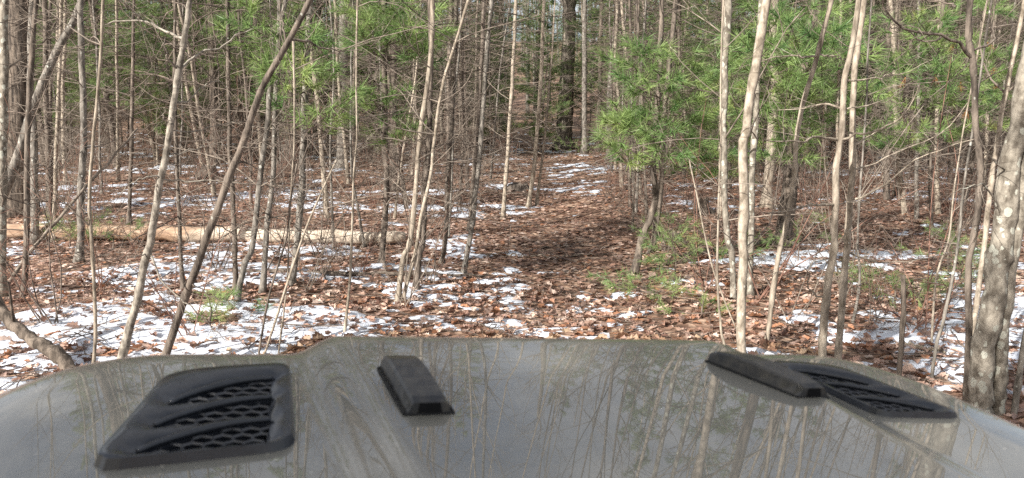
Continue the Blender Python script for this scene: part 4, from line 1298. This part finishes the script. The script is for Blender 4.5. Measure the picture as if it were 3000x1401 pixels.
sel = rng.random(n) < np.where((fx > -7) & (fx < 12), 0.3, 0.75)
C = []
for x, y, z in zip(fx[sel], fy[sel], fz[sel]):
    m = 190; h = rng.uniform(0.06, 1.0, m) * rng.uniform(7, 13)
    a = rng.uniform(0, 6.28, m); rr = np.sqrt(rng.random(m)) * (2.4 - h * 0.12)
    hq = np.round(h / 0.8) * 0.8 + rng.normal(0, 0.12, m)
    C.append(np.stack([x + np.cos(a) * rr, y + np.sin(a) * rr, z + hq], -1))
C = np.vstack(C)
A = unit(np.stack([rng.normal(size=len(C)), rng.normal(size=len(C)), rng.normal(0.1, .3, len(C))], -1))
tuft_needles(fn, C, A, rng, 7, 0.30, 0.03, 0.15, (0.2, 1.3), 0.2)
org = tuple(far.location)
fw.build('trunks', M_GREY, far, origin=org); ft.build('twigs', M_TWIG, far, origin=org); fn.build('foliage', M_NEEDLE_D, far, origin=org)
for c in far.children:
    c['kind'] = 'stuff'
tag(far, 'distant mass of bare trunks and green pines closing the view', 'woodland', kind='stuff')

# ------------------------------------------------------------------ the vehicle whose bonnet fills the foreground
TH, RO, PS, TX, OX = math.radians(9.64927), math.radians(-9.256), math.radians(26.6), 0.018917, 0.6739
THN, RON, PSN, TXN, OXN = math.radians(11.10377), math.radians(-3.0), math.radians(13.15036), 0.034713, 0.32342
def veh_from_cam(a, b, f, TH=TH, RO=RO, PS=PS):
    a2 = a * math.cos(RO) - b * math.sin(RO); b2 = a * math.sin(RO) + b * math.cos(RO)
    d0, d1, d2 = a2, f * math.cos(TH) - b2 * math.sin(TH), -(f * math.sin(TH) + b2 * math.cos(TH))
    return (d0 * math.cos(PS) + d1 * math.sin(PS), -d0 * math.sin(PS) + d1 * math.cos(PS), d2)
def axes(T, R, P):
    """camera axes (right, up, back) expressed in the vehicle frame"""
    return Matrix((veh_from_cam(1, 0, 0, T, R, P), veh_from_cam(0, -1, 0, T, R, P), veh_from_cam(0, 0, -1, T, R, P))).transposed()
MA = np.array(axes(TH, RO, PS)); MN = np.array(axes(THN, RON, PSN))


def settle(o):
    """carry a bonnet piece from the drawing plane of the first survey to the surveyed bonnet plane"""
    me = o.data
    V = np.empty(len(me.vertices) * 3, np.float32); me.vertices.foreach_get('co', V); V = V.reshape(-1, 3).astype(float)
    h = V[:, 2] - TX * V[:, 1]
    P = np.column_stack([V[:, 0] + OX, V[:, 1], -0.42 + TX * V[:, 1]])
    D = (MN @ MA.T @ P.T).T
    k = 0.42 / (-D[:, 2] + TXN * D[:, 1])
    N = np.column_stack([D[:, 0] * k - OXN, D[:, 1] * k, TXN * D[:, 1] * k + h * k])
    me.vertices.foreach_set('co', N.astype(np.float32).ravel()); me.update()
    for c in o.children:
        settle(c)


Mvc = axes(THN, RON, PSN)
Rcam = cam.rotation_euler.to_matrix()
Rv = Rcam @ Mvc.transposed()
veh = empty('off_road_vehicle', (0, 0, 0))
org = Vector(CAM) + Rv @ Vector((OXN, 0.0, -0.42))
veh.matrix_world = Matrix.Translation(org) @ Rv.to_4x4()
tag(veh, 'dusty beige grey off-road vehicle seen over its bonnet from the driver seat', 'vehicle')

HW, FT, RC, RE = 0.90, 1.155, 0.28, 0.10


def hood_z(s, t):
    s = np.asarray(s, float); t = np.asarray(t, float)
    # inside distance to a rounded outline
    hw = HW
    k = np.clip((0.47 - np.abs(s)) / 0.085, 0, 1); k = k * k * (3 - 2 * k)
    z0 = TX * t
    tl_ = t; t = t - 0.035 * k
    cx = np.abs(s) - (hw - RC); ct = t - (FT - RC)
    sd = np.where((cx > 0) & (ct > 0), RC - np.hypot(np.maximum(cx, 0), np.maximum(ct, 0)), np.minimum(hw - np.abs(s), FT - t))
    e = np.clip(sd, 0, RE)
    edge = -0.045 * (1 - np.sqrt(np.maximum(0, 1 - (1 - e / RE) ** 2)))
    skirt = np.minimum(sd, 0) * 4.0
    dome = 0.018 * k - 0.010
    crown = -0.35 * np.maximum(0, np.abs(s) - 0.66) ** 2 - 0.10 * np.maximum(0, t - 0.9) ** 2
    return z0 + dome + crown + edge + skirt


def vent_xy(P, side):
    P = np.asarray(P, float)
    return P * np.array([1.0 if side < 0 else -1.0, 1.0])


OUTER = [(-0.708, 0.776), (-0.690, 0.768), (-0.56, 0.782), (-0.528, 0.788), (-0.510, 0.802), (-0.503, 0.83), (-0.487, 0.97), (-0.482, 1.010), (-0.492, 1.026), (-0.52, 1.024), (-0.60, 1.010), (-0.637, 0.992), (-0.655, 0.965), (-0.685, 0.87), (-0.712, 0.79)]


def slot(sr, t0, t1, sl, tl, lean=0.012, n=12):
    """lens shaped opening: straight near edge, arched far edge, pointed at its outer end"""
    pts = [(sl + (sr - sl) * k / 5, tl + (t0 - tl) * k / 5) for k in range(6)]
    for k in range(n):
        f = 1 - k / n
        pts.append((sl + (sr + lean - sl) * f, tl + (t1 - tl) * math.sin(f * math.pi / 2) ** 0.85))
    return pts


SLOTS = [slot(-0.523, 0.932, 0.983, -0.640, 0.912), slot(-0.532, 0.869, 0.921, -0.656, 0.855), slot(-0.541, 0.807, 0.858, -0.672, 0.796)]


def inside(poly, x, y):
    poly = np.asarray(poly); c = np.zeros(np.shape(x), bool)
    j = len(poly) - 1
    for i in range(len(poly)):
        xi, yi = poly[i]; xj, yj = poly[j]
        c ^= ((yi > y) != (yj > y)) & (x < (xj - xi) * (y - yi) / (yj - yi + 1e-12) + xi)
        j = i
    return c


def hood_build():
    ss = np.linspace(-0.97, 0.97, 261); tt = np.concatenate([np.linspace(0.30, 0.9, 80)[:-1], np.linspace(0.9, 1.21, 70)])
    S, T = np.meshgrid(ss, tt)
    Z = np.maximum(hood_z(S, T), -0.34)
    V = np.stack([S, T, Z], -1).reshape(-1, 3)
    q = grid_quads(len(tt), len(ss))
    c = V[q].mean(1)
    inner = np.array(OUTER); ctr = inner.mean(0); inner = ctr + (inner - ctr) * 0.9
    hole = inside(inner, np.where(c[:, 0] < 0, c[:, 0], -(c[:, 0] + 0.03)), c[:, 1])
    b = MB(); b.quads(V, q[~hole])
    return b.build('bonnet', M_PAINT, veh)


bonnet = hood_build()


def poly_obj(name, loops_top, z_top, mat, parent, side, outer_drop=True, depth=0.02, surf=True):
    bm = bmesh.new()
    edges = []
    for k, lp in enumerate(loops_top):
        vs = [bm.verts.new((x, y, 0)) for x, y in lp]
        for i in range(len(vs)):
            edges.append(bm.edges.new((vs[i], vs[(i + 1) % len(vs)])))
    bmesh.ops.triangle_fill(bm, use_beauty=True, use_dissolve=False, edges=edges)
    return bm


def make_vent(side):
    sg = 1.0 if side < 0 else -1.0
    outer = catmull(np.vstack([OUTER, OUTER[:1]]), 46)[:-1]
    ctr = outer.mean(0)
    top = ctr + (outer - ctr) * np.array([0.955, 0.968])
    bm = poly_obj('hood_vent', [top] + SLOTS, 0.012, M_PLASTIC, None, side)
    for f in bm.faces:
        if f.normal.z < 0:
            f.normal_flip()
    bmesh.ops.subdivide_edges(bm, edges=[e for e in bm.edges if e.calc_length() > 0.02 and not e.is_boundary], cuts=3)
    bmesh.ops.triangulate(bm, faces=bm.faces)

    slot_pts = np.vstack([np.array(sl) for sl in SLOTS])

    def dome(x, y):
        d = float(np.min(np.linalg.norm(slot_pts - np.array([x, y]), axis=1)))
        return 0.001 + 0.0105 * min(1.0, d / 0.022)
    bound = [e for e in bm.edges if e.is_boundary]
    for v in bm.verts:
        v.co.z = float(hood_z(v.co.x, v.co.y)) + dome(v.co.x, v.co.y)
    # walls: outer edge bevels down to the bonnet, slot edges drop into the cavity
    ret = bmesh.ops.extrude_edge_only(bm, edges=bound)
    nv = [g for g in ret['geom'] if isinstance(g, bmesh.types.BMVert)]
    for v in nv:
        p = np.array([v.co.x, v.co.y])
        d = np.min(np.linalg.norm(top - p, axis=1))
        near_outer = d < 0.006 and not any(np.min(np.linalg.norm(np.array(sl) - p, axis=1)) < d for sl in SLOTS)
        if near_outer:
            q = ctr + (p - ctr) * np.array([1 / 0.955, 1 / 0.968])
            v.co.x, v.co.y = q
            v.co.z = float(hood_z(q[0], q[1])) - 0.004
        else:
            v.co.z -= 0.024
    if sg < 0:
        for v in bm.verts:
            v.co.x *= -1
        bmesh.ops.reverse_faces(bm, faces=bm.faces)
    for f in bm.faces: f.smooth = len(f.verts) == 3
    me = bpy.data.meshes.new('hood_vent'); bm.to_mesh(me); bm.free(); me.materials.append(M_PLASTIC)
    o = bpy.data.objects.new('hood_vent', me); COL.objects.link(o); o.parent = veh
    # louvre lips along the far edge of each slot
    for sl in SLOTS:
        arc = np.array(sl[6:] + [sl[0]])
        z = hood_z(arc[:, 0], arc[:, 1]) + 0.0045
        P = catmull(np.column_stack([arc[:, 0] * sg, arc[:, 1] + 0.001, z]), 20)
        b = MB(); b.tube(P, np.concatenate([np.linspace(0.003, 0.0055, 10), np.linspace(0.0055, 0.003, 10)]), 6, caps=True)
        b.build('louver', M_PLASTIC, o)
        # honeycomb grille inside the slot: hexagon cells of thin bars
        hb = MB(); a = 0.0125
        x0, x1 = min(p[0] for p in sl), max(p[0] for p in sl); y0, y1 = min(p[1] for p in sl), max(p[1] for p in sl)
        for r in range(-1, int((y1 - y0) / (a * 1.5)) + 3):
            for c in range(-1, int((x1 - x0) / (a * 1.732)) + 3):
                hx = x0 + (c + 0.5 * (r % 2)) * a * 1.732; hy = y0 + r * a * 1.5 * 0.8
                an = [math.pi / 6 + j * math.pi / 3 for j in range(4)]
                pts = [(hx + a * math.cos(t), hy + a * math.sin(t) * 0.8) for t in an]
                for j in range(3):
                    p, q = pts[j], pts[j + 1]
                    m = ((p[0] + q[0]) / 2, (p[1] + q[1]) / 2)
                    if inside(sl, np.array(m[0]), np.array(m[1])):
                        zz = float(hood_z(m[0], m[1])) - 0.002
                        hb.tube(np.array([[p[0] * sg, p[1], zz], [q[0] * sg, q[1], zz]]), 0.0019, 4)
        hb.build('honeycomb_grille', M_GRILLE, o, smooth=False)
    # dark cavity below
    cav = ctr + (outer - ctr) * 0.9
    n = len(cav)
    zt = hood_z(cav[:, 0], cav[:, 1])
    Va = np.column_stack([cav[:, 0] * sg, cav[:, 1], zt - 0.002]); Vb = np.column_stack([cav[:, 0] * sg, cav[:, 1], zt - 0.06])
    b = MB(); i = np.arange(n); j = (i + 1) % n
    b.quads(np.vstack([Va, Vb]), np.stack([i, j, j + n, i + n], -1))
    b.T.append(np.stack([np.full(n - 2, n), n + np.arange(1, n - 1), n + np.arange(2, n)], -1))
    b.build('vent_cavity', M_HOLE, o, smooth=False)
    return o


vl = make_vent(-1); vr = make_vent(1)
vl['label'] = 'left black bonnet vent with three honeycomb slots'; vr['label'] = 'right black bonnet vent partly behind the washer nozzle'


def make_nozzle(side):
    s0, s1 = (0.335, 0.335) if side < 0 else (0.372, 0.300)
    t0, t1 = (0.828, 0.980) if side < 0 else (0.838, 1.000)
    prof = [  # t fraction, base half width, top half width, height
        (0.00, 0.036, 0.024, 0.020), (0.06, 0.036, 0.024, 0.025), (0.20, 0.036, 0.025, 0.028), (0.55, 0.034, 0.025, 0.033), (0.75, 0.033, 0.024, 0.033), (0.92, 0.032, 0.024, 0.028), (1.0, 0.031, 0.023, 0.020)]
    if side < 0:
        prof = [(f, b_ * 0.9, t_ * 0.9, h_) for f, b_, t_, h_ in prof]
    V = []
    for f, bw, tw_, h in prof:
        t = t0 + (t1 - t0) * f; s = (s0 + (s1 - s0) * f) * side
        zb = float(hood_z(s, t)) - 0.003
        ring = [(-bw, 0), (-bw + 0.002, 0.005), (-tw_ - 0.003, h - 0.004), (-tw_, h), (tw_, h), (tw_ + 0.003, h - 0.004), (bw - 0.002, 0.005), (bw, 0)]
        V.append([(s + dx, t, zb + dz) for dx, dz in ring])
    n = 8; Vv = np.array(V).reshape(-1, 3)
    i = np.arange(len(prof) - 1)[:, None]; j = np.arange(n - 1)[None, :]
    q = np.stack([i * n + j, i * n + j + 1, (i + 1) * n + j + 1, (i + 1) * n + j], -1).reshape(-1, 4)[:, ::-1]
    b = MB(); b.quads(Vv, q)
    for off, rev in ((0, False), ((len(prof) - 1) * n, True)):
        tr = np.stack([np.full(n - 2, off), off + np.arange(1, n - 1), off + np.arange(2, n)], -1)
        b.T.append(tr if not rev else tr[:, ::-1])
    o = b.build('washer_nozzle', M_DUSTY, veh, smooth=False)
    # the dark spray mouth on the near end and the gap on the far outer side
    zb = float(hood_z(s0 * side, t0)); s = s0 * side
    m = MB()
    m.quads(np.array([(s - 0.017, t0 - 0.0015, zb + 0.001), (s + 0.017, t0 - 0.0015, zb + 0.001), (s + 0.014, t0 - 0.0015, zb + 0.016), (s - 0.014, t0 - 0.0015, zb + 0.016),
                      (s - 0.017, t0 + 0.004, zb + 0.001), (s + 0.017, t0 + 0.004, zb + 0.001), (s + 0.014, t0 + 0.004, zb + 0.016), (s - 0.014, t0 + 0.004, zb + 0.016)]),
            np.array([[0, 1, 2, 3], [4, 7, 6, 5], [0, 4, 5, 1], [1, 5, 6, 2], [2, 6, 7, 3], [3, 7, 4, 0]]))
    m.build('spray_mouth', M_HOLE, o, smooth=False)
    # rubber gasket round the foot
    ring = []
    for f, bw, tw_, h in prof:
        t = t0 + (t1 - t0) * f; ss = (s0 + (s1 - s0) * f) * side; ring.append((ss - bw - 0.002, t))
    for f, bw, tw_, h in prof[::-1]:
        t = t0 + (t1 - t0) * f; ss = (s0 + (s1 - s0) * f) * side; ring.append((ss + bw + 0.002, t))
    ring.append(ring[0])
    ring = np.array(ring)
    g = MB(); g.tube(np.column_stack([ring, hood_z(ring[:, 0], ring[:, 1]) + 0.001]), 0.0022, 5); g.build('gasket', M_RUBBER, o)
    return o


nl = make_nozzle(-1); nr = make_nozzle(1)
for o in [vr] + list(vr.children):
    o.data.transform(Matrix.Translation((-0.03, 0, 0)))
for o in (bonnet, vl, vr, nl, nr):
    settle(o)


def box_part(name, x0, x1, y0, y1, z0, z1, mat, bev=0.02, parent=None):
    bm = bmesh.new(); bmesh.ops.create_cube(bm, size=1.0)
    for v in bm.verts:
        v.co = Vector((x0 + (v.co.x + .5) * (x1 - x0), y0 + (v.co.y + .5) * (y1 - y0), z0 + (v.co.z + .5) * (z1 - z0)))
    bmesh.ops.bevel(bm, geom=bm.edges[:], offset=bev, segments=2, affect='EDGES')
    me = bpy.data.meshes.new(name); bm.to_mesh(me); bm.free(); me.materials.append(mat)
    o = bpy.data.objects.new(name, me); COL.objects.link(o); o.parent = parent or veh
    return o


box_part('engine_bay', -0.60, 0.56, -0.2, 0.86, -0.62, -0.14, M_HOLE)
gr = box_part('grille_panel', -0.56, 0.50, 0.85, 0.90, -0.50, -0.12, M_PAINT)
for k in range(7):
    box_part('grille_slot', -0.33 + k * 0.10 - 0.025, -0.33 + k * 0.10 + 0.025, 0.895, 0.906, -0.44, -0.18, M_HOLE, 0.004, gr)
for s in (-1, 1):
    box_part('fender', -0.84 if s < 0 else 0.60, -0.62 if s < 0 else 0.80, -0.1, 0.84, -0.46, -0.36, M_PLASTIC, 0.03)
    b = MB(); an = np.linspace(0, 2 * math.pi, 25)
    hub = np.array([s * 0.70, 0.42, -0.82])
    P = np.column_stack([np.full(25, hub[0]), hub[1] + 0.29 * np.cos(an), hub[2] + 0.29 * np.sin(an)])
    b.tube(P, 0.11, 10); wobj = b.build('wheel', M_RUBBER, veh)
    r = MB(); r.tube(np.array([[hub[0] - 0.08, hub[1], hub[2]], [hub[0] + 0.08, hub[1], hub[2]]]), 0.2, 20, caps=True); r.build('rim', M_STEEL, wobj, smooth=False)
    l = MB(); l.tube(np.array([[s * 0.43 - 0.03, 0.89, -0.30], [s * 0.43 - 0.03, 0.915, -0.30]]), 0.08, 20, caps=True); l.build('headlight', M_LAMP, veh, smooth=False)
